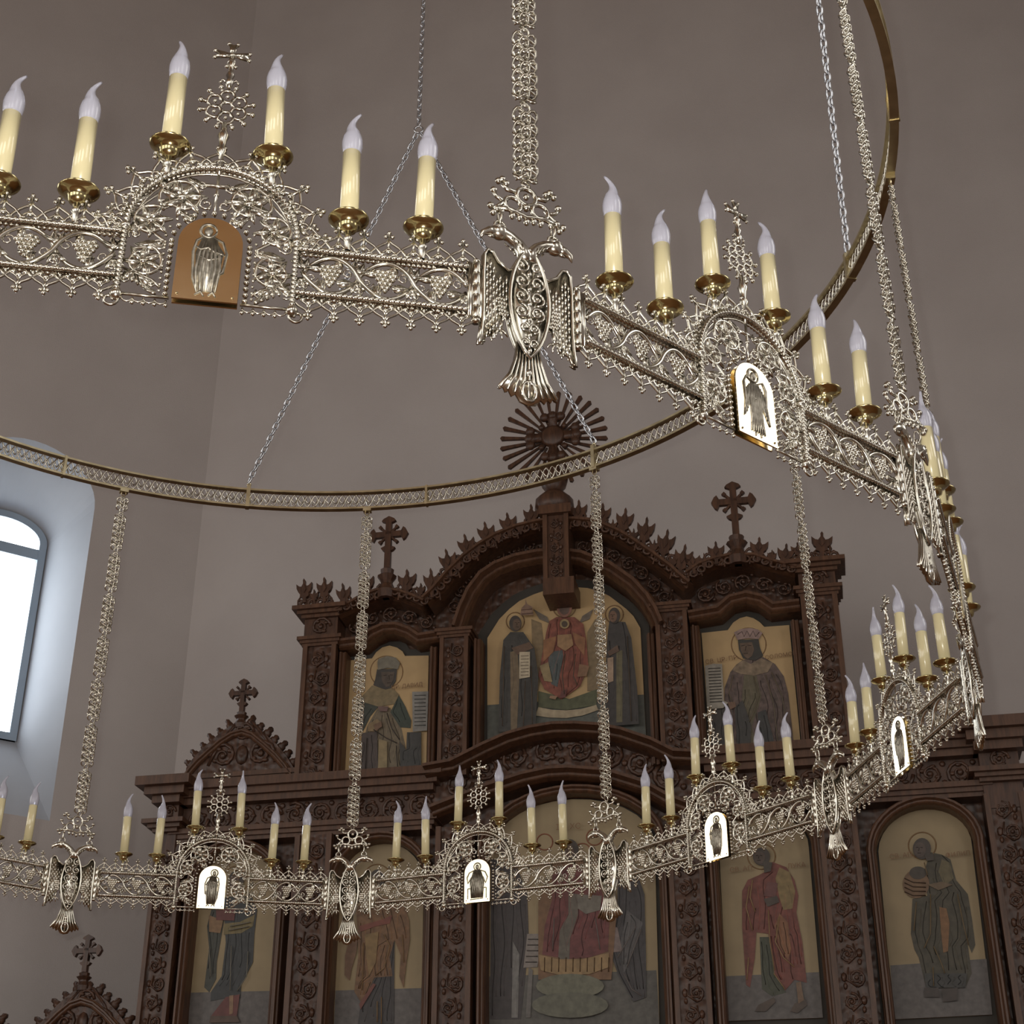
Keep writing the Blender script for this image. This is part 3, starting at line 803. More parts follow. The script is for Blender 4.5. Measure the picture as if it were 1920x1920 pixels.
# ---- pierced cresting: fleurs
FL = [(0, 1), (.08, .93), (.07, .82), (.20, .70), (.36, .72), (.58, .82), (.56, .64), (.44, .50), (.30, .44), (.34, .34), (.20, .30), (.12, .28)]
FLP = FL + [(.12, .10), (-.12, .10)] + [(-x, z) for x, z in FL[:0:-1]]
def crest_fleur(tip, base, w_px, y=-.10, small=False):
    tx, tz = ic(*tip, y); bx, bz = ic(*base, y); ux, uz = tx - bx, tz - bz; L = sqrt(ux * ux + uz * uz); ux, uz = ux / L, uz / L
    w = w_px * .00335
    def T(a, b): return (bx + a * w * uz + b * L * ux, bz - a * w * ux + b * L * uz)
    mb = MB(); mb.prism([T(a, b) for a, b in FLP], y - .014, y + .014)
    if not small:
        for a, b, r in ((-.36, .16, .17), (.36, .16, .17), (0, .16, .13)):
            c = T(a, b); rr = r * w; mb.tube(xz(arc(c[0], c[1], rr, 0, 360, 10, rr)[:-1], y), rr * .42, 5, True)
        for sg in (-1, 1): mb.tube([(q[0], y, q[1]) for q in (T(0, .3), T(sg * .3, .36), T(sg * .52, .22), T(sg * .55, 0))], w * .07, 5)
        mb.prism([T(0, .44), T(.16, .58), T(0, .8), T(-.16, .58)][::-1], y - .022, y - .012)
    return mb.build('crest_fleur', 'wood', screen, smooth=False)
fl = [((571, 1086), (572, 1136), 26), ((609, 1083), (609, 1135), 26),
      ((643, 1094), (648, 1146), 24), ((686, 1074), (690, 1128), 26), ((764, 1068), (763, 1124), 30), ((808, 1066), (812, 1128), 26),
      ((836, 1030), (848, 1088), 28), ((871, 1002), (882, 1056), 28), ((909, 979), (917, 1032), 28), ((951, 962), (957, 1013), 28), ((996, 946), (998, 998), 26),
      ((1086, 938), (1084, 992), 27), ((1131, 944), (1128, 997), 27), ((1174, 953), (1167, 1012), 28), ((1214, 970), (1205, 1034), 28), ((1253, 993), (1240, 1060), 28), ((1286, 1021), (1272, 1088), 28),
      ((1297, 1036), (1303, 1082), 24), ((1342, 1016), (1344, 1064), 26), ((1424, 1008), (1422, 1058), 28), ((1475, 1020), (1470, 1070), 26),
      ((1495, 1018), (1500, 1052), 22), ((1541, 998), (1541, 1050), 32)]
for a, b, w in fl: crest_fleur(a, b, w)
for (a, b, w) in [((590, 1106), (590, 1136), 14), ((728, 1090), (727, 1118), 14), ((790, 1094), (788, 1126), 14), ((854, 1052), (864, 1074), 14), ((892, 1020), (900, 1044), 14), ((931, 999), (937, 1022), 14), ((974, 981), (978, 1006), 14), ((1108, 966), (1106, 994), 14), ((1150, 975), (1148, 1004), 14), ((1189, 992), (1187, 1022), 14), ((1228, 1013), (1222, 1048), 14), ((1266, 1040), (1256, 1076), 14), ((1320, 1038), (1322, 1074), 14), ((1448, 1032), (1446, 1064), 14)]:
    crest_fleur(a, b, w, small=True)

def lace(name, path_px, r, rows=2, y=-.10):
    P = np.array(icl(path_px, y)); d = np.r_[0, np.cumsum(np.linalg.norm(np.diff(P, axis=0), axis=1))]; n = int(d[-1] / (2.1 * r)); mb = MB()
    for i in range(n):
        t = d[-1] * (i + .5) / n; x = np.interp(t, d, P[:, 0]); z = np.interp(t, d, P[:, 1])
        x2 = np.interp(t + .01, d, P[:, 0]) - x; z2 = np.interp(t + .01, d, P[:, 1]) - z; l = sqrt(x2 * x2 + z2 * z2) + 1e-9; nx, nz = -z2 / l, x2 / l
        for q in range(rows):
            h_ = r * (.9 + 1.75 * q); sh = r * (.9 if q % 2 else 0)
            if q and i % 2: continue
            cx, cz = x + nx * h_ + x2 / l * sh, z + nz * h_ + z2 / l * sh
            mb.tube(xz(arc(cx, cz, r * .85, 0, 360, 9)[:-1], y + random.uniform(-.006, .006)), r * .36, 5, True)
            mb.sphere((cx + nx * r * .9, y, cz + nz * r * .9), r * .42, 6, 4)
    return mb.build(name, 'wood', screen)
lace('crest_lace', [(560, 1138), (625, 1136)], .026); lace('crest_lace', [(645, 1146), (690, 1126), (735, 1114), (800, 1134)], .024)
lace('crest_lace', [(814, 1122), (850, 1082), (879, 1054), (937, 1015), (975, 1000), (1012, 991)], .027)
lace('crest_lace', [(1072, 987), (1108, 989), (1165, 1010), (1192, 1027), (1226, 1050), (1259, 1075), (1286, 1098)], .027)
lace('crest_lace', [(1297, 1085), (1340, 1060), (1415, 1053), (1444, 1062), (1490, 1074)], .025); lace('crest_lace', [(1492, 1055), (1575, 1048)], .028)
# ---- cross finials
def cross_shape(mb, cx, cz, a, y, t=.014):
    """budded cross with half arm a"""
    w = a * .15
    for dx, dz in ((1, 0), (-1, 0), (0, 1), (0, -1)):
        qx, qz = -dz, dx
        P = [(0, w), (.55, w), (.64, .15), (.74, .36), (.86, .27), (1, 0), (.86, -.27), (.74, -.36), (.64, -.15), (.55, -w / a), (0, -w / a)]
        P = [(0, w / a), (.55, w / a)] + P[2:]
        mb.prism([(cx + (u * dx + v * qx) * a, cz + (u * dz + v * qz) * a) for u, v in P], y - t, y + t)
    for sx in (-1, 1):
        for sz in (-1, 1):
            mb.tube(xz([(cx, cz), (cx + sx * a * .36, cz + sz * a * .36)], y), a * .08, 5)
            P = [(.30, .40), (.40, .52), (.52, .40), (.40, .30)]
            mb.prism([(cx + sx * u * a, cz + sz * v * a) for u, v in (P if sx * sz > 0 else P[::-1])], y - t * .9, y + t * .9)
def cross_finial(center, arm_px, base, y=-.08, parent=screen, f=ic):
    cx, cz = f(*center, y); bx, bz = f(*base, y); a = arm_px * .0036
    mb = MB(); cross_shape(mb, cx, cz, a, y)
    L = cz - bz
    mb.box(cx - a * .15, cx + a * .15, y - .016, y + .016, bz, cz)
    mb.lathe([(a * .42, 0), (a * .46, L * .12), (a * .30, L * .22), (a * .30, L * .26), (a * .48, L * .34), (a * .30, L * .37), (a * .34, L * .44), (a * .17, L * .47)], (cx, y, bz), 10)
    return mb.build('cross', 'wood', parent, smooth=False)
cross_finial((729, 1003), 36, (735, 1122)); cross_finial((1375.5, 941), 38, (1386, 1060))
# sunburst cross
sx, sz = ic(1037.5, 821, -.05); sr = 104 * .0034
sb = MB(); cross_shape(sb, sx, sz, sr * .52, -.06, .02); sb.lathe([(.0005, -.01), (.06, -.006), (.085, 0), (.06, .006), (.0005, .01)], (0, 0, 0), 16)
v = sb.v[-1]; sb.v[-1] = np.stack([v[:, 0] + sx, v[:, 2] * 2.5 - .075, v[:, 1] + sz], 1)
for a_ in range(4):
    q = a_ * pi / 2
    for d_ in (-.35, 0, .35): sb.sphere((sx + sr * .44 * cos(q + d_), -.07, sz + sr * .44 * sin(q + d_)), (sr * .09, .025, sr * .09), 8, 5)
sun = sb.build('sunburst_cross', 'wood', screen)
for k in range(28):
    a = (k + .5) * 2 * pi / 28; ca, sa = cos(a), sin(a)
    P = [(.22, -.010), (.88, -.034), (.97, -.040), (1, 0), (.97, .040), (.88, .034), (.22, .010)]
    MB().prism([(sx + sr * (u * ca - v_ * sa), sz + sr * (u * sa + v_ * ca)) for u, v_ in P], -.050, -.030).build('ray', 'wood', sun, smooth=False)
zb = kz1 + .04
mb = MB(); hgt = sz - sr * .55 - zb
mb.box(sx - .035, sx + .035, -.07, -.02, zb, sz - sr * .3)
mb.lathe([(.10, 0), (.125, .05), (.12, .10), (.07, .15), (.05, .17), (.075, .20), (.09, .25), (.075, .30), (.04, .32)], (sx, -.05, zb), 14)
mb.build('sunburst_base', 'wood', screen)

# ---- lower tier
CO = [(800, 1449), (851, 1440), (912, 1409), (955, 1390), (997, 1378), (1040, 1371), (1081, 1370), (1125, 1373), (1166, 1381), (1222, 1400), (1264, 1421), (1310, 1423)]
CI = [(812, 1524), (860, 1505), (918, 1483), (983, 1462), (1030, 1452), (1067, 1450), (1137, 1455), (1208, 1477), (1250, 1501), (1300, 1520)]
board('arch_tympanum', icl(CO, .02) + icl(CI[::-1], .02), .02, .10, 'carved')
mould('archivolt', CO, .085, .16, off=-.06); mould('archivolt', CI, .085, .12, off=-.04)
frieze('carved_frieze', [(835, 1485), (890, 1450), (950, 1423), (1010, 1409), (1070, 1405), (1130, 1409), (1190, 1425), (1240, 1450), (1280, 1470)], .085, .015)
def hz(px, py, off=-.05): return ic(px, py, off)[1]
def hx(px, py, off=-.05): return ic(px, py, off)[0]
z_c1, z_c0 = 4.60, 4.45
def span_cornice(pxa, pxb, yref, zt, zb_, d, spread, name='cornice'):
    ledge(name, hx(pxa, yref), hx(pxb, yref), zb_, zt, d, spread)
XL0, XL1 = hx(303, 1500), hx(338, 1500)
XW1 = hx(806, 1470); XR0 = hx(1326, 1430); XRB0 = hx(1832, 1400); XRB1 = hx(1906, 1400)
# left wing: projecting corner block, then the recessed run
ledge('cornice', XL0, XL1, 4.43, 4.575, .10, .11); block('corner_block', XL0, XL1, 4.12, 4.44, -.06, 'wood'); ledge('lower_cornice', XL0, XL1, 4.26, 4.33, .08, .07)
ledge('cornice', XL1, XW1, 4.43, 4.56, .03, .08); ledge('lower_cornice', XL1, XW1, 4.20, 4.28, .02, .05)
ledge('cornice', XR0, XRB0, 4.43, 4.56, .03, .08); ledge('lower_cornice', XR0, XRB0, 4.20, 4.28, .02, .05)
ledge('cornice', XRB0, XRB1, 4.43, 4.595, .10, .10); block('corner_block', XRB0, XRB1, 4.12, 4.44, -.06, 'wood'); ledge('lower_cornice', XRB0, XRB1, 4.26, 4.33, .08, .07)
def run_frieze(x0, x1, z, r, y):
    mb = MB(); carve_path(mb, [(x0, z), (x1, z)], r, y); mb.build('carved_frieze', 'carved', screen)
MB().box(XL1, XW1, .02, .10, 4.27, 4.44).build('frieze_board', 'wood', screen, smooth=False); run_frieze(XL1 + .02, XW1, 4.355, .072, .015)
MB().box(XR0, XRB0, .02, .10, 4.27, 4.44).build('frieze_board', 'wood', screen, smooth=False); run_frieze(XR0, XRB0 - .02, 4.355, .072, .015)
curl = MB(); curl_relief(curl, (XL0 + XL1) / 2, 4.39, .045, -.065); curl.build('carving', 'carved', screen)
curl = MB(); curl_relief(curl, (XRB0 + XRB1) / 2, 4.39, .055, -.065); curl.build('carving', 'carved', screen)
for (a, b) in ((271, 326), (541, 612), (813, 884), (1259, 1327), (1552, 1628), (1880, 1960)):
    z = 4.2; ymid = 1780 if a < 1200 else 1740
    pilaster(a, b, ymid, 0, -.05, zt=z)

# ---- icons: painted boards set into the screen
YI = .07
def icon(label, bg, group='saints painted on the icon screen', liner=.06, gold='icon_gold'):
    xs = icl(bg, YI); cx = sum(p[0] for p in xs) / len(xs)
    t = thing('icon', label, 'icon painting', BASE, -H, group)
    cz = (min(p[1] for p in xs) + max(p[1] for p in xs)) / 2
    w = max(p[0] for p in xs) - min(p[0] for p in xs); h = max(p[1] for p in xs) - min(p[1] for p in xs)
    L = [(cx + (x - cx) * (1 + 2 * liner / w), cz + (z - cz) * (1 + 2 * liner / h)) for x, z in xs]
    MB().prism(L, .086, .0995).build('liner', 'liner', t, smooth=False)
    MB().prism(xs, YI, .086).build('panel', paint(gold, {'icon_gold': (.43, .30, .15), 'shaded_gold': (.29, .225, .128)}[gold], .10, 7), t, smooth=False)  # lower icons get a darker gold, their shade put into the colour
    return dict(t=t, y=YI, n=0)
def lay(I, name, pts, col, var=.22, parent=None, step=.0016):
    I['n'] += 1; y1 = I['y']; y0 = y1 - step; I['y'] = y0
    key = '%s_%d%d%d' % (name, int(col[0] * 1000), int(col[1] * 1000), int(col[2] * 1000))
    o = MB().prism(icl(pts, y0), y0, y1 + .0005).build(name, paint(key, col, var, 30), parent or I['t'], smooth=False)
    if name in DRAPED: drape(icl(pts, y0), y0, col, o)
    return o
DRAPED = {'robe', 'mantle', 'cloak', 'tunic', 'monk_robe', 'skirt', 'underskirt', 'left_figure', 'right_figure', 'right_cloak'}
def drape(P, y, col, parent):
    zs = [p[1] for p in P]; z0, z1 = min(zs), max(zs); n = 18; rows = []
    for i in range(n):
        z = z0 + (z1 - z0) * (i + .5) / n; xs = sorted(a[0] + (b[0] - a[0]) * (z - a[1]) / (b[1] - a[1]) for a, b in zip(P, P[1:] + P[:1]) if (a[1] - z) * (b[1] - z) < 0)
        iv = [(xs[k], xs[k + 1]) for k in range(0, len(xs) - 1, 2)]
        rows.append((z, max(iv, key=lambda q: q[1] - q[0]) if iv else None))
    w = max((r[1][1] - r[1][0]) for r in rows if r[1]); m = max(2, min(7, int(w / .05)))
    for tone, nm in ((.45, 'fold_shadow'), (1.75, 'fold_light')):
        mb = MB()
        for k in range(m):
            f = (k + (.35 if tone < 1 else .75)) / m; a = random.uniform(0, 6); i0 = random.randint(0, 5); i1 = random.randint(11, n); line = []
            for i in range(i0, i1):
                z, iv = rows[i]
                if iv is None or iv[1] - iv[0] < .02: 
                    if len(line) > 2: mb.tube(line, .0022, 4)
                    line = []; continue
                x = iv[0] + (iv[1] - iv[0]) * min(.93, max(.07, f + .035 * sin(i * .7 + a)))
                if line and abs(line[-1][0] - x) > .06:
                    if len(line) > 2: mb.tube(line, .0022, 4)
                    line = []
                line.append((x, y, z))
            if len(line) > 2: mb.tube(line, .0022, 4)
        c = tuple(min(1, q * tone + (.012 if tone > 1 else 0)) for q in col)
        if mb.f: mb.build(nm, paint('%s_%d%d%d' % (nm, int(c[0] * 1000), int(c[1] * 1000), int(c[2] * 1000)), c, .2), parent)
def lines(I, name, polys, r, col, parent=None):
    mb = MB()
    for p in polys: mb.tube([(q[0], I['y'], q[1]) for q in icl(p, I['y'])], r, 4)
    key = '%s_%d%d%d' % (name, int(col[0] * 1000), int(col[1] * 1000), int(col[2] * 1000))
    return mb.build(name, paint(key, col, .15), parent or I['t'])
def ell(cx, cy, rx, ry, n=20): return [(cx + rx * cos(2 * pi * i / n), cy + ry * sin(2 * pi * i / n)) for i in range(n)]
def halo(I, c, r, ry=None, col=(.22, .13, .06)):
    e_ = ell(*c, r, ry or r, 28); lines(I, 'halo', [e_ + e_[:1]], .0035, col)
def head(I, c, rx, ry, face=(.10, .065, .045), hair=(.055, .045, .038), side=-1):
    lay(I, 'hair', ell(*c, rx, ry), hair)
    f = lay(I, 'face', ell(c[0] + side * rx * .22, c[1] + ry * .12, rx * .66, ry * .72), face)
    fx, fy = c[0] + side * rx * .3, c[1]
    lines(I, 'features', [[(fx - rx * .36, fy - ry * .1), (fx - rx * .1, fy - ry * .13)], [(fx + rx * .12, fy - ry * .13), (fx + rx * .38, fy - ry * .1)], [(fx, fy - ry * .08), (fx - rx * .06, fy + ry * .22)], [(fx - rx * .2, fy + ry * .42), (fx + rx * .2, fy + ry * .42)]], .0016, (.03, .02, .015), f)
def text(I, s, px, py, size, col=(.20, .11, .055), rot=0.0):
    cu = bpy.data.curves.new('inscription', 'FONT'); cu.body = s; cu.size = size * .62; cu.align_x = 'CENTER'; cu.extrude = .0006
    o = bpy.data.objects.new('inscription', cu); COL.objects.link(o); o.parent = I['t']
    x, z = ic(px, py, I['y']); o.location = (x, I['y'] - .001, z); o.rotation_euler = (pi / 2, -rot, 0)
    cu.materials.append(paint('inscription_ink', col)); bpy.context.view_layer.update()
    me = bpy.data.meshes.new_from_object(o.evaluated_get(bpy.context.evaluated_depsgraph_get()))
    q = bpy.data.objects.new('inscription', me); COL.objects.link(q); q.parent = I['t']; q.location = o.location; q.rotation_euler = o.rotation_euler
    bpy.data.objects.remove(o); bpy.data.curves.remove(cu); q.name = 'inscription'; return q
GROUND = (.115, .105, .10)

# upper left: crowned figure with scroll
Z = lambda pts: zc(560, 1140, 6.4, pts)
I = icon('upper-left icon of a crowned figure in dark robes beside a tall grey scroll', Z([(590, 630), (880, 605), (930, 530), (1005, 472), (1090, 450), (1180, 475), (1245, 520), (1275, 575), (1560, 570), (1530, 1960), (535, 1990)]))
halo(I, Z([(1055, 765)])[0], 30.5, 29.5)
lay(I, 'tunic', Z([(960, 1180), (1100, 1200), (1230, 1430), (1280, 1650), (1300, 1960), (715, 1975), (740, 1700), (830, 1400)]), (.15, .12, .08))
lay(I, 'robe', Z([(780, 1130), (960, 1180), (860, 1300), (770, 1480), (700, 1500), (690, 1300), (720, 1120), (760, 1060)]), (.045, .052, .042))
lay(I, 'robe', Z([(1200, 1040), (1280, 1180), (1350, 1350), (1340, 1440), (1220, 1430), (1100, 1250), (1150, 1150)]), (.045, .058, .046))
lay(I, 'collar', Z([(755, 1065), (880, 930), (1040, 975), (1120, 955), (1205, 1040), (1150, 1150), (960, 1185), (780, 1130)]), (.20, .155, .085))
lay(I, 'hair', Z([(940, 735), (1180, 730), (1165, 880), (1110, 960), (1040, 978), (960, 950), (895, 925), (920, 850)]), (.05, .045, .04))
lay(I, 'face', Z([(990, 770), (1150, 765), (1140, 860), (1090, 940), (1050, 950), (1000, 880)]), (.085, .065, .05))
lines(I, 'features', [Z([(1020, 810), (1055, 805)]), Z([(1095, 803), (1130, 805)]), Z([(1085, 810), (1090, 860)]), Z([(1060, 900), (1105, 898)])], .0016, (.03, .02, .015))
lay(I, 'crown', Z([(945, 650), (955, 610), (1060, 575), (1165, 595), (1215, 660), (1190, 735), (1070, 718), (950, 742)]), (.17, .155, .12))
lay(I, 'underskirt', Z([(760, 1500), (940, 1480), (955, 1960), (715, 1970)]), (.07, .055, .05)); lay(I, 'underskirt', Z([(1300, 1490), (1470, 1490), (1470, 1960), (1220, 1960), (1210, 1600), (1290, 1700)]), (.05, .05, .048))
lay(I, 'sash', Z([(960, 1570), (1060, 1600), (1060, 1960), (950, 1960)]), (.24, .185, .10)); lay(I, 'sleeve', Z([(830, 1400), (940, 1330), (1000, 1380), (940, 1480), (830, 1480)]), (.21, .15, .08))
lay(I, 'belt', Z([(950, 1180), (1080, 1180), (1060, 1240), (970, 1240)]), (.14, .085, .075))
lay(I, 'hand', Z([(900, 1400), (990, 1360), (1000, 1420), (920, 1480)]), (.16, .095, .06))
lines(I, 'drapery', [Z([(1060, 1260), (1120, 1450), (1210, 1580)]), Z([(900, 1460), (1050, 1560), (1180, 1620)]), Z([(820, 1560), (800, 1950)]), Z([(1170, 1650), (1190, 1950)])], .003, (.05, .04, .035))
s_ = lay(I, 'scroll', Z([(1362, 1005), (1556, 1000), (1540, 1470), (1370, 1485)]), (.22, .215, .20))
lines(I, 'scroll_writing', [Z([(1390, 1050 + q * 45), (1525, 1046 + q * 45)]) for q in range(9)], .0028, (.07, .07, .065), s_)
text(I, 'ЦР. ДАВИД', *Z([(1300, 955)])[0], .058, rot=.03)
# upper right: crowned prophet
Z = lambda pts: zc(1280, 1130, 7.385, pts)
I = icon('upper-right icon of a long-haired crowned king in a patterned cloak, white scroll at left', Z([(260, 420), (625, 380), (700, 275), (790, 215), (885, 190), (980, 215), (1065, 268), (1130, 335), (1475, 310), (1610, 1690), (1640, 2060), (385, 2090)]))
halo(I, Z([(915, 580)])[0], 32.5, 31)
lay(I, 'robe', Z([(400, 1480), (600, 1440), (700, 1400), (760, 2070), (390, 2080)]), (.055, .05, .045))
lay(I, 'cloak', Z([(840, 790), (1110, 750), (1280, 850), (1400, 1020), (1460, 1250), (1500, 1600), (1545, 2060), (640, 2070), (640, 1450), (580, 1380), (580, 1180), (660, 960), (740, 860)]), (.105, .075, .066), .45)
lay(I, 'tunic', Z([(850, 1000), (1020, 1000), (1090, 1300), (1030, 1500), (960, 1700), (1040, 2060), (800, 2060), (720, 1500), (820, 1350)]), (.11, .095, .06))
lay(I, 'collar', Z([(735, 870), (840, 795), (940, 850), (1090, 770), (1250, 835), (1180, 960), (980, 1010), (800, 985), (690, 940)]), (.20, .15, .10), .35)
lay(I, 'hair', Z([(765, 515), (1050, 505), (1070, 620), (1115, 735), (1000, 800), (920, 785), (835, 770), (780, 650)]), (.042, .04, .035))
lay(I, 'face', Z([(790, 560), (960, 545), (990, 650), (960, 740), (900, 780), (850, 740), (800, 650)]), (.11, .075, .052))
lines(I, 'features', [Z([(810, 600), (860, 590)]), Z([(900, 588), (950, 595)]), Z([(878, 600), (865, 665)]), Z([(845, 705), (905, 700)])], .0018, (.03, .02, .015))
lay(I, 'crown', Z([(710, 412), (800, 366), (930, 350), (1040, 370), (1105, 420), (1050, 505), (900, 492), (760, 515)]), (.27, .19, .17))
lines(I, 'crown_points', [Z([(760, 440), (820, 400), (850, 470), (890, 390), (930, 470), (975, 390), (1010, 470), (1060, 410)])], .003, (.10, .07, .06))
lay(I, 'underskirt', Z([(720, 1450), (830, 1350), (950, 1700), (930, 2060), (760, 2060)]), (.05, .048, .045)); lay(I, 'underskirt', Z([(1040, 1520), (1150, 1480), (1300, 2050), (1060, 2060)]), (.045, .045, .044))
lines(I, 'drapery', [Z([(1150, 1000), (1260, 1400), (1330, 2040)]), Z([(700, 1000), (640, 1250), (700, 1400)]), Z([(980, 1020), (1060, 1280), (980, 1520), (920, 1650)]), Z([(1230, 960), (1380, 1300), (1440, 1700), (1470, 2040)])], .003, (.16, .13, .09))
lay(I, 'hand', Z([(620, 1380), (720, 1370), (740, 1440), (660, 1480)]), (.15, .09, .06))
s_ = lay(I, 'scroll', Z([(308, 875), (420, 845), (545, 850), (572, 1360), (630, 1385), (560, 1460), (340, 1475)]), (.27, .25, .21))
lines(I, 'scroll_writing', [Z([(355 + q * 2, 915 + q * 42), (525 + q * 2, 905 + q * 42)]) for q in range(12)], .0032, (.075, .07, .06), s_)
text(I, 'СВ. ЦР. ПР.', *Z([(545, 815)])[0], .060, rot=.08); text(I, 'СОЛОМОН', *Z([(1365, 755)])[0], .056, rot=.08)
# upper middle: enthroned figure
Z = lambda pts: zc(880, 1080, 5.333, pts)
ARCH = [(180, 1660), (180, 620), (300, 430), (400, 330), (500, 250), (640, 185), (770, 140), (910, 118), (1050, 110), (1180, 120), (1300, 150), (1400, 200), (1480, 260), (1570, 330), (1640, 400), (1710, 520), (1745, 1185), (1770, 1660)]
I = icon('large arched upper icon of a red-robed enthroned figure between two dark-robed monks', Z(ARCH))
lay(I, 'ground', Z([(180, 1290), (1745, 1185), (1770, 1660), (180, 1660)]), (.09, .095, .082))
for c_, r1 in (((460, 455), 17), ((950, 300), 22), ((1450, 385), 17)): halo(I, Z([c_])[0], r1)
lay(I, 'throne', Z([(620, 430), (720, 470), (760, 800), (690, 1150), (640, 1150)]), (.20, .145, .08)); lay(I, 'throne', Z([(1180, 560), (1260, 430), (1300, 900), (1270, 1150), (1180, 1150)]), (.19, .14, .08))
lay(I, 'wing', Z([(640, 330), (780, 410), (800, 470), (700, 430)]), (.14, .115, .09)); lay(I, 'wing', Z([(1240, 330), (1130, 400), (1100, 470), (1200, 430)]), (.14, .115, .09))
lay(I, 'cushion', Z([(690, 1150), (1000, 1230), (1280, 1130), (1270, 1290), (970, 1340), (690, 1310)]), (.085, .09, .05))
lay(I, 'step', Z([(660, 1395), (690, 1310), (830, 1338), (970, 1343), (1120, 1330), (1270, 1288), (1290, 1340), (1130, 1395), (970, 1420), (800, 1415)]), (.33, .27, .18))
lay(I, 'mantle', Z([(870, 410), (1050, 410), (1140, 480), (1170, 640), (1190, 900), (1110, 1100), (1000, 1180), (920, 1235), (750, 1130), (690, 1000), (730, 780), (770, 560), (800, 450)]), (.185, .062, .042), .35)
lay(I, 'skirt', Z([(800, 760), (930, 740), (940, 800), (880, 1110), (820, 1080), (780, 940)]), (.07, .085, .085)); lay(I, 'sleeve', Z([(740, 640), (870, 600), (840, 760), (740, 860)]), (.24, .115, .055)); lay(I, 'sleeve', Z([(1030, 560), (1160, 620), (1150, 800), (1060, 680)]), (.23, .11, .055))
lay(I, 'cloth', Z([(700, 900), (790, 860), (830, 1060), (750, 1050)]), (.25, .19, .10)); lay(I, 'cloth', Z([(1100, 880), (1200, 900), (1170, 1000), (1080, 1010)]), (.21, .12, .07))
lay(I, 'child', Z([(880, 590), (1020, 580), (1040, 690), (960, 750), (880, 700)]), (.27, .165, .085)); lay(I, 'roundel', ell(*Z([(952, 478)])[0], 9, 9), (.30, .22, .11)); lay(I, 'child_head', ell(*Z([(952, 480)])[0], 5.6, 5.8), (.07, .05, .035))
lay(I, 'veil', ell(*Z([(950, 312)])[0], 14.5, 19), (.21, .10, .07)); lay(I, 'face', ell(*Z([(950, 322)])[0], 9.5, 12), (.11, .07, .055))
lay(I, 'shoe', Z([(920, 1150), (980, 1130), (960, 1215), (900, 1220)]), (.12, .045, .04)); lay(I, 'foot', Z([(810, 1195), (880, 1200), (860, 1235), (800, 1220)]), (.24, .15, .09))
lay(I, 'monk_robe', Z([(410, 560), (340, 640), (305, 1000), (290, 1560), (660, 1530), (690, 1000), (650, 720), (540, 560)]), (.048, .046, .042)); lay(I, 'monk_tunic', Z([(410, 760), (480, 740), (500, 1000), (475, 1545), (415, 1540)]), (.155, .115, .07)); lay(I, 'monk_sleeve', Z([(420, 720), (600, 660), (640, 720), (480, 790)]), (.12, .075, .05)); head(I, Z([(460, 475)])[0], 11.5, 15, side=1)
s_ = lay(I, 'scroll', Z([(500, 760), (606, 757), (606, 1010), (498, 1028)]), (.42, .36, .26)); lines(I, 'scroll_writing', [Z([(515, 800 + q * 32), (592, 797 + q * 32)]) for q in range(7)], .002, (.15, .12, .09), s_)
lay(I, 'tower', Z([(510, 390), (520, 320), (560, 280), (560, 230), (580, 280), (630, 310), (640, 390)]), (.22, .14, .10)); lines(I, 'tower_edge', [Z([(520, 340), (630, 330)]), Z([(520, 380), (640, 370)])], .003, (.12, .07, .05))
lay(I, 'monk_robe', Z([(1400, 450), (1560, 460), (1620, 620), (1680, 1150), (1695, 1480), (1380, 1500), (1360, 1000), (1380, 600)]), (.048, .044, .042)); lay(I, 'monk_tunic', Z([(1470, 760), (1530, 740), (1530, 1460), (1470, 1465)]), (.12, .105, .06)); lay(I, 'scroll', Z([(1380, 820), (1440, 810), (1440, 1050), (1385, 1070)]), (.33, .24, .17)); lay(I, 'monk_sleeve', Z([(1380, 760), (1480, 690), (1500, 750), (1400, 800)]), (.11, .07, .05)); head(I, Z([(1450, 395)])[0], 11, 15, face=(.15, .09, .06))
lines(I, 'drapery', [Z([(350, 700), (330, 1500)]), Z([(560, 1050), (540, 1500)]), Z([(620, 900), (630, 1500)]), Z([(1580, 600), (1620, 1450)]), Z([(960, 780), (930, 1000), (950, 1180)]), Z([(1060, 780), (1040, 1000), (1080, 1090)])], .003, (.10, .075, .055))
# lower row, far left: blue-robed
Z = lambda pts: zc(340, 1570, 3.84, pts)
def arched(l0, l1, r1, r0, apex_y, f, n=14):
    """left bottom, left spring, right spring, right bottom"""
    c = ((l1[0] + r1[0]) / 2, (l1[1] + r1[1]) / 2); hw = (r1[0] - l1[0]) / 2; sl = (r1[1] - l1[1]) / 2
    top = [(c[0] + hw * cos(pi - pi * i / n), c[1] - sl * cos(pi * i / n) - (c[1] - apex_y) * sin(pi * i / n)) for i in range(n + 1)]
    return f([l0] + top + [r0])
I = icon('lower-row leftmost icon of a saint in dark blue robe with yellow sash', arched((45, 1420), (112, 400), (690, 390), (650, 1420), 90, Z), gold='shaded_gold')
lay(I, 'ground', Z([(65, 1118), (660, 1105), (650, 1420), (45, 1420)]), GROUND)
halo(I, Z([(395, 300)])[0], 24)
lay(I, 'cloak', Z([(230, 470), (330, 440), (300, 640), (255, 900), (250, 1020), (200, 1115), (165, 1080), (200, 800), (185, 640)]), (.05, .052, .042))
lay(I, 'robe', Z([(300, 430), (500, 420), (545, 520), (525, 700), (515, 900), (430, 1060), (425, 1160), (300, 1160), (210, 1180), (215, 1110), (290, 1000), (320, 760)]), (.042, .045, .046))
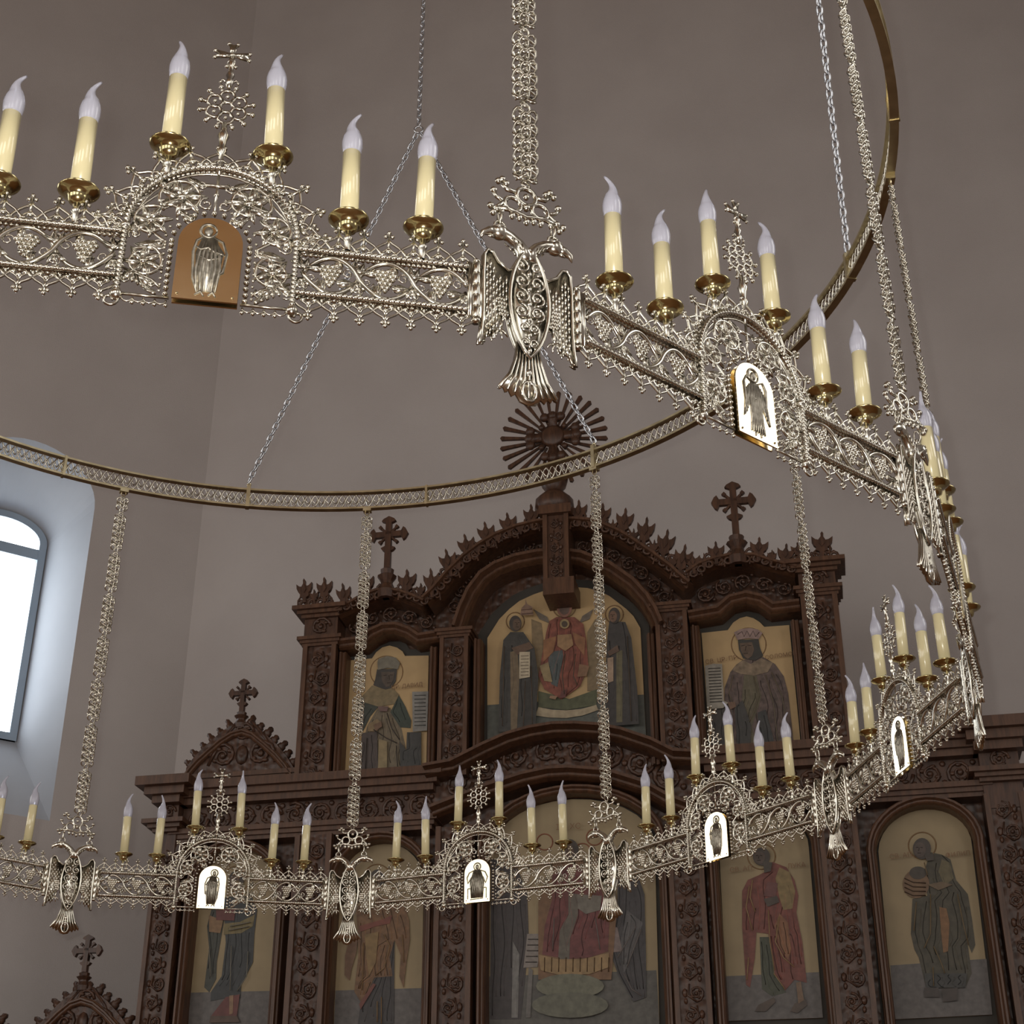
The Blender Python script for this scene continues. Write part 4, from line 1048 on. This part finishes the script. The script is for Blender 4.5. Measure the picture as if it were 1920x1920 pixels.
lay(I, 'sash', Z([(310, 620), (420, 610), (530, 555), (515, 640), (430, 690), (305, 700)]), (.17, .135, .06)); lay(I, 'sleeve', Z([(200, 560), (300, 600), (280, 690), (200, 680)]), (.20, .12, .06)); lay(I, 'sleeve', Z([(250, 520), (390, 510), (380, 600), (250, 595)]), (.12, .04, .035))
lay(I, 'hem', Z([(215, 1285), (320, 1150), (420, 1130), (400, 1285)]), (.13, .045, .04)); lay(I, 'hem_stripe', Z([(345, 1140), (375, 1135), (370, 1270), (345, 1275)]), (.24, .15, .09))
lay(I, 'feet', Z([(210, 1285), (400, 1285), (420, 1330), (200, 1335)]), (.09, .06, .045)); head(I, Z([(395, 310)])[0], 14, 18)
lines(I, 'drapery', [Z([(350, 640), (500, 610)]), Z([(340, 670), (490, 640)]), Z([(480, 820), (470, 1000), (400, 1110)]), Z([(360, 780), (350, 1100)]), Z([(200, 800), (210, 1000)])], .003, (.20, .19, .16))
# lower row, second: orange robe
I = icon('lower-row second icon of a saint in loose orange-brown robe over black', arched((1095, 1420), (1130, 340), (1745, 320), (1725, 1420), 36, Z), gold='shaded_gold')
lay(I, 'ground', Z([(1110, 1103), (1730, 1085), (1725, 1420), (1095, 1420)]), GROUND)
halo(I, Z([(1410, 290)])[0], 25); head(I, Z([(1410, 300)])[0], 14, 18)
lay(I, 'tunic', Z([(1490, 760), (1535, 700), (1530, 1340), (1270, 1350), (1290, 1210), (1390, 1010)]), (.05, .046, .046))
lay(I, 'mantle', Z([(1260, 500), (1420, 420), (1600, 460), (1640, 600), (1645, 740), (1620, 900), (1600, 1085), (1570, 1000), (1580, 850), (1535, 740), (1500, 860), (1520, 1000), (1390, 1010), (1300, 1200), (1245, 1110), (1275, 850)]), (.155, .085, .042), .35)
lay(I, 'sleeve', Z([(1210, 730), (1270, 720), (1260, 830), (1225, 950), (1210, 1030), (1175, 990), (1180, 850)]), (.15, .085, .05)); lay(I, 'shoulder_cloth', Z([(1280, 640), (1450, 590), (1520, 560), (1500, 620), (1400, 640), (1290, 680)]), (.17, .055, .038))
lay(I, 'lining', Z([(1320, 700), (1420, 680), (1400, 900), (1350, 1000), (1330, 850)]), (.20, .13, .055)); lay(I, 'border', Z([(1280, 1200), (1380, 1050), (1400, 1060), (1290, 1240)]), (.14, .05, .038))
lines(I, 'drapery', [Z([(1460, 700), (1500, 780), (1460, 940), (1400, 990)]), Z([(1590, 700), (1600, 900)]), Z([(1310, 760), (1300, 1100)]), Z([(1410, 1180), (1410, 1330)]), Z([(1440, 1150), (1440, 1340)])], .003, (.26, .17, .09))
# lower row, middle
Z = lambda pts: zc(950, 1350, 3.368, pts)
I = icon('large arched middle icon of the lower row, red-draped figure seated on a grey-green cushion', arched((-110, 1930), (-110, 840), (935, 790), (965, 1930), 500, Z), gold='shaded_gold')
lay(I, 'ground', Z([(-110, 1620), (945, 1580), (965, 1930), (-110, 1930)]), (.10, .095, .085))
for c_ in ((240, 770), (555, 740), (480, 830)): halo(I, Z([c_])[0], 15, col=(.25, .09, .05))
lay(I, 'left_figure', Z([(-100, 880), (40, 860), (130, 1100), (140, 1400), (90, 1890), (-105, 1890)]), (.055, .048, .048)); lay(I, 'left_tunic', Z([(40, 1400), (80, 1480), (70, 1880), (30, 1880)]), (.17, .165, .155))
s_ = lay(I, 'scroll', Z([(130, 1350), (220, 1350), (195, 1560), (105, 1565)]), (.21, .185, .165)); lines(I, 'scroll_writing', [Z([(135 - q * 4, 1385 + q * 36), (208 - q * 4, 1385 + q * 36)]) for q in range(5)], .003, (.07, .06, .055), s_)
lay(I, 'ribbon', Z([(140, 1560), (165, 1580), (150, 1880), (120, 1880)]), (.14, .13, .12))
lay(I, 'right_figure', Z([(700, 880), (820, 960), (870, 1100), (880, 1500), (880, 1750), (800, 1780), (700, 1600), (640, 1420), (700, 1200)]), (.052, .048, .050)); lay(I, 'right_cloak', Z([(760, 1200), (860, 1280), (780, 1520), (740, 1600), (720, 1400)]), (.10, .095, .095))
lay(I, 'scroll', Z([(630, 1300), (700, 1310), (730, 1460), (650, 1470)]), (.18, .14, .13))
lay(I, 'throne', Z([(200, 1150), (290, 900), (620, 880), (700, 1150), (660, 1640), (200, 1640)]), (.17, .095, .05))
lay(I, 'mantle', Z([(290, 980), (420, 900), (560, 960), (650, 1230), (640, 1460), (520, 1500), (380, 1510), (225, 1480), (240, 1300), (285, 1140)]), (.135, .045, .042), .3)
lay(I, 'stole', Z([(390, 1090), (450, 1100), (450, 1230), (400, 1380), (395, 1530), (325, 1520), (335, 1330), (390, 1230)]), (.12, .105, .085)); lay(I, 'book', Z([(445, 1100), (600, 1110), (590, 1200), (500, 1225), (450, 1190)]), (.16, .145, .12))
cl = lay(I, 'fringed_cloth', Z([(200, 1480), (320, 1510), (480, 1510), (645, 1470), (650, 1560), (520, 1605), (350, 1615), (215, 1580)]), (.26, .175, .085)); lines(I, 'fringe', [Z([(240 + q * 45, 1500), (238 + q * 45, 1590)]) for q in range(10)], .003, (.10, .06, .03), cl)
lay(I, 'cushion', ell(*Z([(400, 1680)])[0], 64, 23), (.145, .145, .105)); lay(I, 'cushion', ell(*Z([(400, 1800)])[0], 72, 24), (.125, .125, .095))
head(I, Z([(400, 820)])[0], 16, 20); head(I, Z([(-20, 800)])[0], 13, 17, side=1); head(I, Z([(740, 830)])[0], 13, 16)
text(I, 'ІС  ХС', *Z([(390, 690)])[0], .075, (.26, .09, .05))
lines(I, 'drapery', [Z([(820, 1300), (700, 1500)]), Z([(850, 1320), (760, 1560)]), Z([(740, 1600), (790, 1700), (850, 1740)]), Z([(300, 1250), (290, 1450)]), Z([(560, 1250), (590, 1450)])], .003, (.17, .15, .14))
# lower row, red robe
Z = lambda pts: zc(1350, 1350, 3.368, pts)
I = icon('lower-row icon of a stooping saint in red mantle holding a book', arched((50, 1900), (-5, 830), (560, 800), (650, 1880), 600, Z), gold='shaded_gold')
lay(I, 'ground', Z([(35, 1618), (625, 1592), (650, 1880), (50, 1900)]), GROUND)
halo(I, Z([(262, 862)])[0], 26, 24)
lay(I, 'tunic', Z([(250, 1370), (310, 1370), (340, 1600), (420, 1720), (330, 1745), (265, 1700)]), (.06, .065, .045))
lay(I, 'mantle', Z([(330, 895), (420, 930), (470, 1010), (495, 1110), (482, 1215), (520, 1400), (548, 1660), (470, 1640), (410, 1710), (345, 1600), (305, 1350), (230, 1340), (220, 1500), (190, 1690), (165, 1672), (140, 1300), (140, 1080), (175, 1010), (245, 980), (280, 960)]), (.155, .052, .04), .3)
lay(I, 'sleeve', Z([(375, 930), (440, 960), (475, 1080), (460, 1190), (400, 1200), (375, 1120), (350, 1000)]), (.20, .145, .065)); lay(I, 'robe', Z([(375, 1220), (430, 1280), (450, 1450), (430, 1520), (370, 1420), (345, 1300)]), (.20, .095, .05))
lay(I, 'book', Z([(300, 1020), (365, 1030), (350, 1120), (275, 1110)]), (.13, .055, .05)); lay(I, 'hand', Z([(275, 1130), (360, 1110), (375, 1150), (300, 1180)]), (.07, .055, .045))
lay(I, 'foot', Z([(220, 1840), (240, 1800), (340, 1750), (350, 1780), (290, 1840)]), (.08, .06, .048)); lay(I, 'foot', Z([(445, 1840), (470, 1790), (540, 1760), (550, 1800), (490, 1850)]), (.08, .06, .048)); lay(I, 'shin', Z([(480, 1660), (510, 1650), (530, 1770), (495, 1790)]), (.17, .11, .07))
head(I, Z([(262, 862)])[0], 16, 17, face=(.085, .062, .05)); lay(I, 'neck', Z([(270, 890), (330, 900), (320, 955), (280, 965)]), (.06, .05, .04))
lines(I, 'drapery', [Z([(185, 1050), (165, 1180), (205, 1330)]), Z([(205, 1010), (190, 1120), (222, 1210)]), Z([(305, 1200), (315, 1400), (345, 1580)]), Z([(375, 1240), (350, 1400), (400, 1500), (470, 1560)]), Z([(340, 1600), (410, 1700)]), Z([(180, 1500), (170, 1640)])], .003, (.30, .21, .11))
text(I, 'СВ. АП.', *Z([(140, 955)])[0], .062, rot=.05); text(I, 'ЛУКА', *Z([(485, 932)])[0], .060, rot=.05)
# lower row, far right
I = icon('lower-row rightmost icon of a saint in dark green robe carrying a round woven basket', arched((1100, 1890), (1000, 830), (1592, 800), (1720, 1860), 563, Z), gold='shaded_gold')
lay(I, 'ground', Z([(1075, 1550), (1683, 1508), (1720, 1860), (1100, 1890)]), GROUND)
halo(I, Z([(1277, 793)])[0], 26, 25)
lay(I, 'robe', Z([(1330, 835), (1400, 850), (1455, 880), (1490, 1010), (1565, 1100), (1590, 1250), (1612, 1420), (1590, 1472), (1562, 1400), (1590, 1600), (1555, 1680), (1480, 1705), (1300, 1685), (1255, 1500), (1228, 1450), (1205, 1350), (1215, 1130), (1310, 1110), (1290, 950)]), (.062, .055, .038), .3)
lay(I, 'sleeve', Z([(1400, 880), (1450, 900), (1475, 1000), (1420, 1050), (1380, 960)]), (.12, .10, .055)); lay(I, 'sash', Z([(1385, 1180), (1430, 1190), (1450, 1280), (1440, 1460), (1410, 1470), (1395, 1330)]), (.19, .10, .045))
lay(I, 'basket', ell(*Z([(1238, 1035)])[0], 25, 27), (.15, .09, .05)); lay(I, 'basket_mouth', ell(*Z([(1250, 965)])[0], 16, 12), (.06, .05, .04)); lines(I, 'weave', [Z([(1165, 1000 + q * 28), (1220, 1025 + q * 28), (1300, 1030 + q * 26)]) for q in range(4)], .003, (.06, .035, .02))
lay(I, 'hand', Z([(1310, 1040), (1400, 1020), (1470, 1040), (1380, 1075)]), (.14, .10, .06))
lay(I, 'underskirt', Z([(1290, 1600), (1560, 1600), (1550, 1690), (1300, 1690)]), (.045, .045, .042)); lay(I, 'feet', Z([(1290, 1690), (1380, 1690), (1390, 1750), (1290, 1750)]), (.055, .045, .04)); lay(I, 'feet', Z([(1400, 1700), (1500, 1690), (1500, 1770), (1410, 1780)]), (.055, .045, .04))
head(I, Z([(1275, 812)])[0], 17, 20, face=(.08, .06, .05)); lay(I, 'neck', Z([(1290, 850), (1345, 845), (1350, 885), (1305, 890)]), (.06, .05, .04))
lines(I, 'drapery', [Z([(1330, 1100), (1330, 1350), (1290, 1440)]), Z([(1240, 1150), (1225, 1330)]), Z([(1350, 1430), (1400, 1540), (1420, 1600)]), Z([(1500, 1100), (1540, 1300), (1570, 1420)]), Z([(1290, 900), (1310, 980)]), Z([(1345, 1560), (1350, 1680)])], .003, (.19, .14, .08))
text(I, 'СВ. АП.', *Z([(1150, 870)])[0], .060, rot=.06); text(I, 'ФИЛИП', *Z([(1505, 860)])[0], .056, rot=.06)

# arched mouldings round the lower icons
def lower_mould(l0, l1, r1, r0, apex, f):
    p = icl(arched(l0, l1, r1, r0, apex, f, 18), -.0)
    xl_ = p[1][0]; xr_ = p[-2][0]; p[0] = (xl_, 2.3); p[-1] = (xr_, 2.3)
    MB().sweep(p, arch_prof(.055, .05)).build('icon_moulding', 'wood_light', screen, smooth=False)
Z = lambda pts: zc(340, 1570, 3.84, pts)
lower_mould((0, 1420), (72, 400), (728, 390), (690, 1420), 46, Z); lower_mould((1050, 1420), (1088, 340), (1790, 320), (1770, 1420), -10, Z)
Z = lambda pts: zc(950, 1350, 3.368, pts); lower_mould((-150, 1930), (-150, 840), (985, 790), (1000, 1930), 440, Z)
Z = lambda pts: zc(1350, 1350, 3.368, pts); lower_mould((0, 1900), (-48, 830), (610, 800), (700, 1880), 545, Z); lower_mould((1050, 1890), (955, 830), (1640, 800), (1770, 1860), 510, Z)

# ---- gabled pediment on the left wing, with teeth and a cross
def pediment(path_px, base_l, base_r, cross_c, arm, cross_b, parent, y=-.02, zfloor=None, f=ic):
    top = [f(p[0], p[1], y) for p in path_px]; bl = f(*base_l, y); br = f(*base_r, y)
    zb_ = bl[1] if zfloor is None else zfloor
    mb = MB(); mb.prism([(bl[0], zb_), (br[0], zb_)] + top[::-1], y, y + .08); g = mb.build('gable', 'carved', parent, smooth=False)
    P = np.array(top); d = np.r_[0, np.cumsum(np.linalg.norm(np.diff(P, axis=0), axis=1))]; n = int(d[-1] / .062); mb = MB()
    for i in range(n):
        s = d[-1] * (i + .5) / n; x = np.interp(s, d, P[:, 0]); z = np.interp(s, d, P[:, 1]); x2 = np.interp(s + .01, d, P[:, 0]); z2 = np.interp(s + .01, d, P[:, 1])
        tx, tz = (x2 - x), (z2 - z); l = sqrt(tx * tx + tz * tz) + 1e-9; tx, tz = tx / l, tz / l; nx, nz = -tz, tx
        h_ = .06 if i % 2 else .045
        Q = [(-.026, -.012), (-.020, h_ * .4), (-.012, h_ * .5), (-.014, h_ * .8), (0, h_), (.014, h_ * .8), (.012, h_ * .5), (.020, h_ * .4), (.026, -.012)]
        mb.prism([(x + a * tx + b_ * nx, z + a * tz + b_ * nz) for a, b_ in Q[::-1]], y + .01, y + .04)
    mb.build('crest_teeth', 'wood', parent)
    inner = [(x, z - .075) for x, z in top]
    MB().sweep(inner, arch_prof(.045, .03, y + .02)).build('raking_moulding', 'wood_light', parent, smooth=False) if False else MB().sweep(inner, [(a, b_ + y) for a, b_ in arch_prof(.045, .03, .03)]).build('raking_moulding', 'wood_light', parent, smooth=False)
    cxm = (bl[0] + br[0]) / 2; zt_ = max(p[1] for p in top); mb = MB(); w = br[0] - bl[0]
    zc_ = bl[1] + (zt_ - bl[1]) * .38
    for sg in (-1, 1): curl_relief(mb, cxm + sg * w * .17, zc_, w * .12, y - .005, 0 if sg > 0 else pi, sg)
    curl_relief(mb, cxm, zc_ + w * .2, w * .09, y - .005); mb.sphere((cxm, y, zc_), (w * .06, .02, w * .09), 8, 5)
    for sg in (-1, 1): mb.tube(xz([(cxm + sg * w * .30, zc_ - w * .08), (cxm + sg * w * .2, zc_ + w * .14), (cxm + sg * w * .06, zc_ + w * .3)], y), w * .016, 5)
    mb.build('carving', 'carved', parent)
    cross_finial(cross_c, arm, cross_b, y + .02, parent, f)
PP = [(349, 1440), (360, 1424), (374, 1408), (394, 1390), (416, 1371), (438, 1357), (457, 1352), (475, 1358), (497, 1376), (519, 1396), (536, 1416), (549, 1437)]
pediment(PP, (346, 1462), (556, 1450), (456.6, 1300), 26, (454.8, 1366), screen)
ledge('pediment_base', ic(350, 1450, -.02)[0], ic(552, 1442, -.02)[0], 4.545, 4.62, .02, .03)
# lower side screen: two gables near the left edge, cut off by the bottom of the photo
side = thing('side_screen', 'low dark wooden side screen with toothed gables, its crosses rising at bottom left', 'wooden screen', BASE, -H)
def gp(cx, cy): return [(cx + dx, cy + dy) for dx, dy in ((-104, 96), (-84, 68), (-64, 46), (-43, 25), (-21, 7), (0, 0), (21, 7), (43, 25), (63, 47), (78, 68), (88, 94))]
pediment(gp(158, 1852), (54, 1960), (247, 1950), (164, 1783), 26, (159, 1858), side, -.02)
pediment(gp(-72, 1862), (-176, 1970), (28, 1960), (-66, 1793), 26, (-71, 1868), side, -.02)
sx0, sx1 = ic(-190, 1960, -.02)[0], ic(246, 1945, -.02)[0]
MB().box(sx0, sx1, -.02, .06, 0, ic(158, 1955, -.02)[1]).build('side_board', 'wood', side, smooth=False)

# ================================================================== THE ROOM
DW = 10.0
def backpt(px, py):
    r = ray(px, py); t = DW / (NX * r[0] + NY * r[1]); return (t * r[0], t * r[1], CAMZ + t * r[2])
K = backpt(375, 1000)
WH = 13.0
U = (NY, -NX)
Bang = H + radians(45); AX = (sin(Bang), cos(Bang)); MX = (-AX[1], AX[0])
def wall_box(name, x0, x1, y0, y1, z0, z1, mat, loc=(0, 0, 0), rz=0.0):
    o = MB().box(x0, x1, y0, y1, z0, z1).build(name, mat, smooth=False); o.location = loc; o.rotation_euler = (0, 0, rz); return struct(o)
WB = 8.2   # length of the back wall to the right of the corner
wall_box('wall_back', 0, WB, 0, .3, 0, WH, 'plaster', (K[0], K[1], 0), -H)
# diagonal wall on the left, with a splayed, arched window niche
SC_, NHW, ZB, ZS, ZA = -1.36, .515, 4.70, 7.10, 7.52
IHW, IZB, IZS, IZA, DEP = .335, 5.37, 6.93, 7.14, .5
WL = 5.2
ang_l = atan2(AX[1], AX[0])
def outline(c, hw, zb_, zs, za, n=20): return [(c - hw, zb_)] + arc(c, zs, hw, 180, 0, n, za - zs) + [(c + hw, zb_)]
mb = MB(); o1 = outline(SC_, NHW, ZB, ZS, ZA)
mb.add([(-WL, 0, 0), (SC_ - NHW, 0, 0), (SC_ - NHW, 0, WH), (-WL, 0, WH)], [(0, 1, 2, 3)])
mb.add([(SC_ + NHW, 0, 0), (.0, 0, 0), (.0, 0, WH), (SC_ + NHW, 0, WH)], [(0, 1, 2, 3)])
mb.add([(SC_ - NHW, 0, 0), (SC_ + NHW, 0, 0), (SC_ + NHW, 0, ZB), (SC_ - NHW, 0, ZB)], [(0, 1, 2, 3)])
ar = o1[1:-1]
for p, q in zip(ar, ar[1:]): mb.add([(p[0], 0, p[1]), (q[0], 0, q[1]), (q[0], 0, WH), (p[0], 0, WH)], [(0, 1, 2, 3)])
wl = struct(mb.build('wall_left', 'plaster', smooth=False)); wl.location = (K[0], K[1], 0); wl.rotation_euler = (0, 0, ang_l)
mb = MB(); o2 = outline(SC_, IHW, IZB, IZS, IZA); n = len(o1)
mb.add([(x, 0, z) for x, z in o1] + [(x, DEP, z) for x, z in o2], [(i, (i + 1) % n, (i + 1) % n + n, i + n) for i in range(n)])
nr = struct(mb.build('trim_1', 'plaster_white', smooth=False)); nr.location = wl.location; nr.rotation_euler = wl.rotation_euler
# window in the niche
win = thing('window_1', 'tall arched window with a bright white sky behind it, at the left edge', 'window', (K[0], K[1], 0), ang_l); win['kind'] = 'structure'
mb = MB(); fr = .055
inn = outline(SC_, IHW - fr, IZB + fr, IZS, IZA - fr)
mb.add([(x, DEP - .03, z) for x, z in o2] + [(x, DEP - .03, z) for x, z in inn] + [(x, DEP + .05, z) for x, z in inn], [(i, (i + 1) % n, (i + 1) % n + n, i + n) for i in range(n)] + [(i + n, (i + 1) % n + n, (i + 1) % n + 2 * n, i + 2 * n) for i in range(n)])
mb.build('window_frame', 'frame_blue', win, smooth=False)
MB().box(SC_ - IHW, SC_ + IHW, DEP - .025, DEP + .05, 6.80, 6.885).build('transom', 'frame_blue', win, smooth=False)
pane = MB(); pane.add([(x, DEP + .03, z) for x, z in inn], [tuple(range(n))]); pane.build('pane', emitter('overcast_sky', (.90, .96, 1.0), 6.5), win, smooth=False)
# remaining walls, floor and ceiling behind the camera
BR = (K[0] + U[0] * WB, K[1] + U[1] * WB); LC = (K[0] - AX[0] * WL, K[1] - AX[1] * WL)
NV = (NX, NY); DEPTH = 15.0
right_len = DEPTH
wall_box('wall_right', 0, .3, -right_len, 0, 0, WH, 'plaster', (BR[0], BR[1], 0), -H)
# local frame of the room: origin K, x along U, y along N
def room(x, y): return (K[0] + U[0] * x + NX * y, K[1] + U[1] * x + NY * y)
lx = (LC[0] - K[0]) * U[0] + (LC[1] - K[1]) * U[1]; ly = (LC[0] - K[0]) * NX + (LC[1] - K[1]) * NY
wall_box('wall_front_left', lx - .3, lx, -right_len, ly, 0, WH, 'plaster', (K[0], K[1], 0), -H)
wall_box('floor', lx - .3, WB + .3, -right_len - .3, .3, -.2, 0, 'floor', (K[0], K[1], 0), -H)
wall_box('ceiling', lx - .3, WB + .3, -right_len - .3, .3, WH, WH + .2, 'ceiling', (K[0], K[1], 0), -H)
wall_box('wall_rear', lx - .3, WB + .3, -right_len - .3, -right_len, 0, WH, 'plaster', (K[0], K[1], 0), -H)
# unseen bright windows added behind and beside the camera for light and reflections
WCOUNT = [1]
def added_window(x, y, z, w, h, rz, strength, tint=(1, .97, .92)):
    WCOUNT[0] += 1
    t = thing('window_%d' % WCOUNT[0], 'unseen arched window added for daylight and reflections', 'window', (*room(x, y), z), -H + rz); t['kind'] = 'structure'
    o_ = [(-w / 2, 0)] + arc(0, h - w / 2, w / 2, 180, 0, 12) + [(w / 2, 0)]
    MB().sweep(o_ , [(-.06, -.02), (.06, -.02), (.06, .05), (-.06, .05)], True).build('window_frame', 'frame_blue', t, smooth=False)
    p = MB(); p.add([(a, .01, b_) for a, b_ in o_], [tuple(range(len(o_)))]); p.build('pane', emitter('added_pane_%d' % WCOUNT[0], tint, strength), t, smooth=False)
S = 2.9
# unseen orange wood band added on the rear wall for the near plaque's reflection
wall_box('reflector_band', lx, WB, -right_len, -right_len + .25, 6.5, 10.2, 'reflector', (K[0], K[1], 0), -H)
for x, zz, st in ((-2.1, 2.85, S), (2.0, 2.6, S), (5.8, 2.8, S * 1.1)):
    added_window(x, -right_len + .06, zz, 2.5, 3.6, pi, st)
for y, st in ((-7.2, S), (-11.5, S * .8)):
    added_window(WB - .06, y, 3.9, 1.95, 3.7, -pi / 2, st)
for y, st in ((-6.96, S * 1.3), (-10.4, S * .6), (-13.7, S)):
    added_window(lx + .06, y, 3.3, 1.95, 3.9, pi / 2, st)
# camera flash: a small real lamp beside the lens
fl_d = bpy.data.lights.new('camera_flash', 'SPOT'); fl_o = bpy.data.objects.new('camera_flash', fl_d); COL.objects.link(fl_o)
fl_d.energy = 150; fl_d.spot_size = radians(75); fl_d.spot_blend = .6; fl_d.shadow_soft_size = .012; fl_d.color = (1.0, .96, .88)
fl_o.location = (-.035, 0, CAMZ + .035); fl_o.rotation_euler = cam.rotation_euler
w = bpy.data.worlds.new('world'); SC.world = w; w.use_nodes = True
w.node_tree.nodes['Background'].inputs['Color'].default_value = (.5, .55, .65, 1); w.node_tree.nodes['Background'].inputs['Strength'].default_value = .0
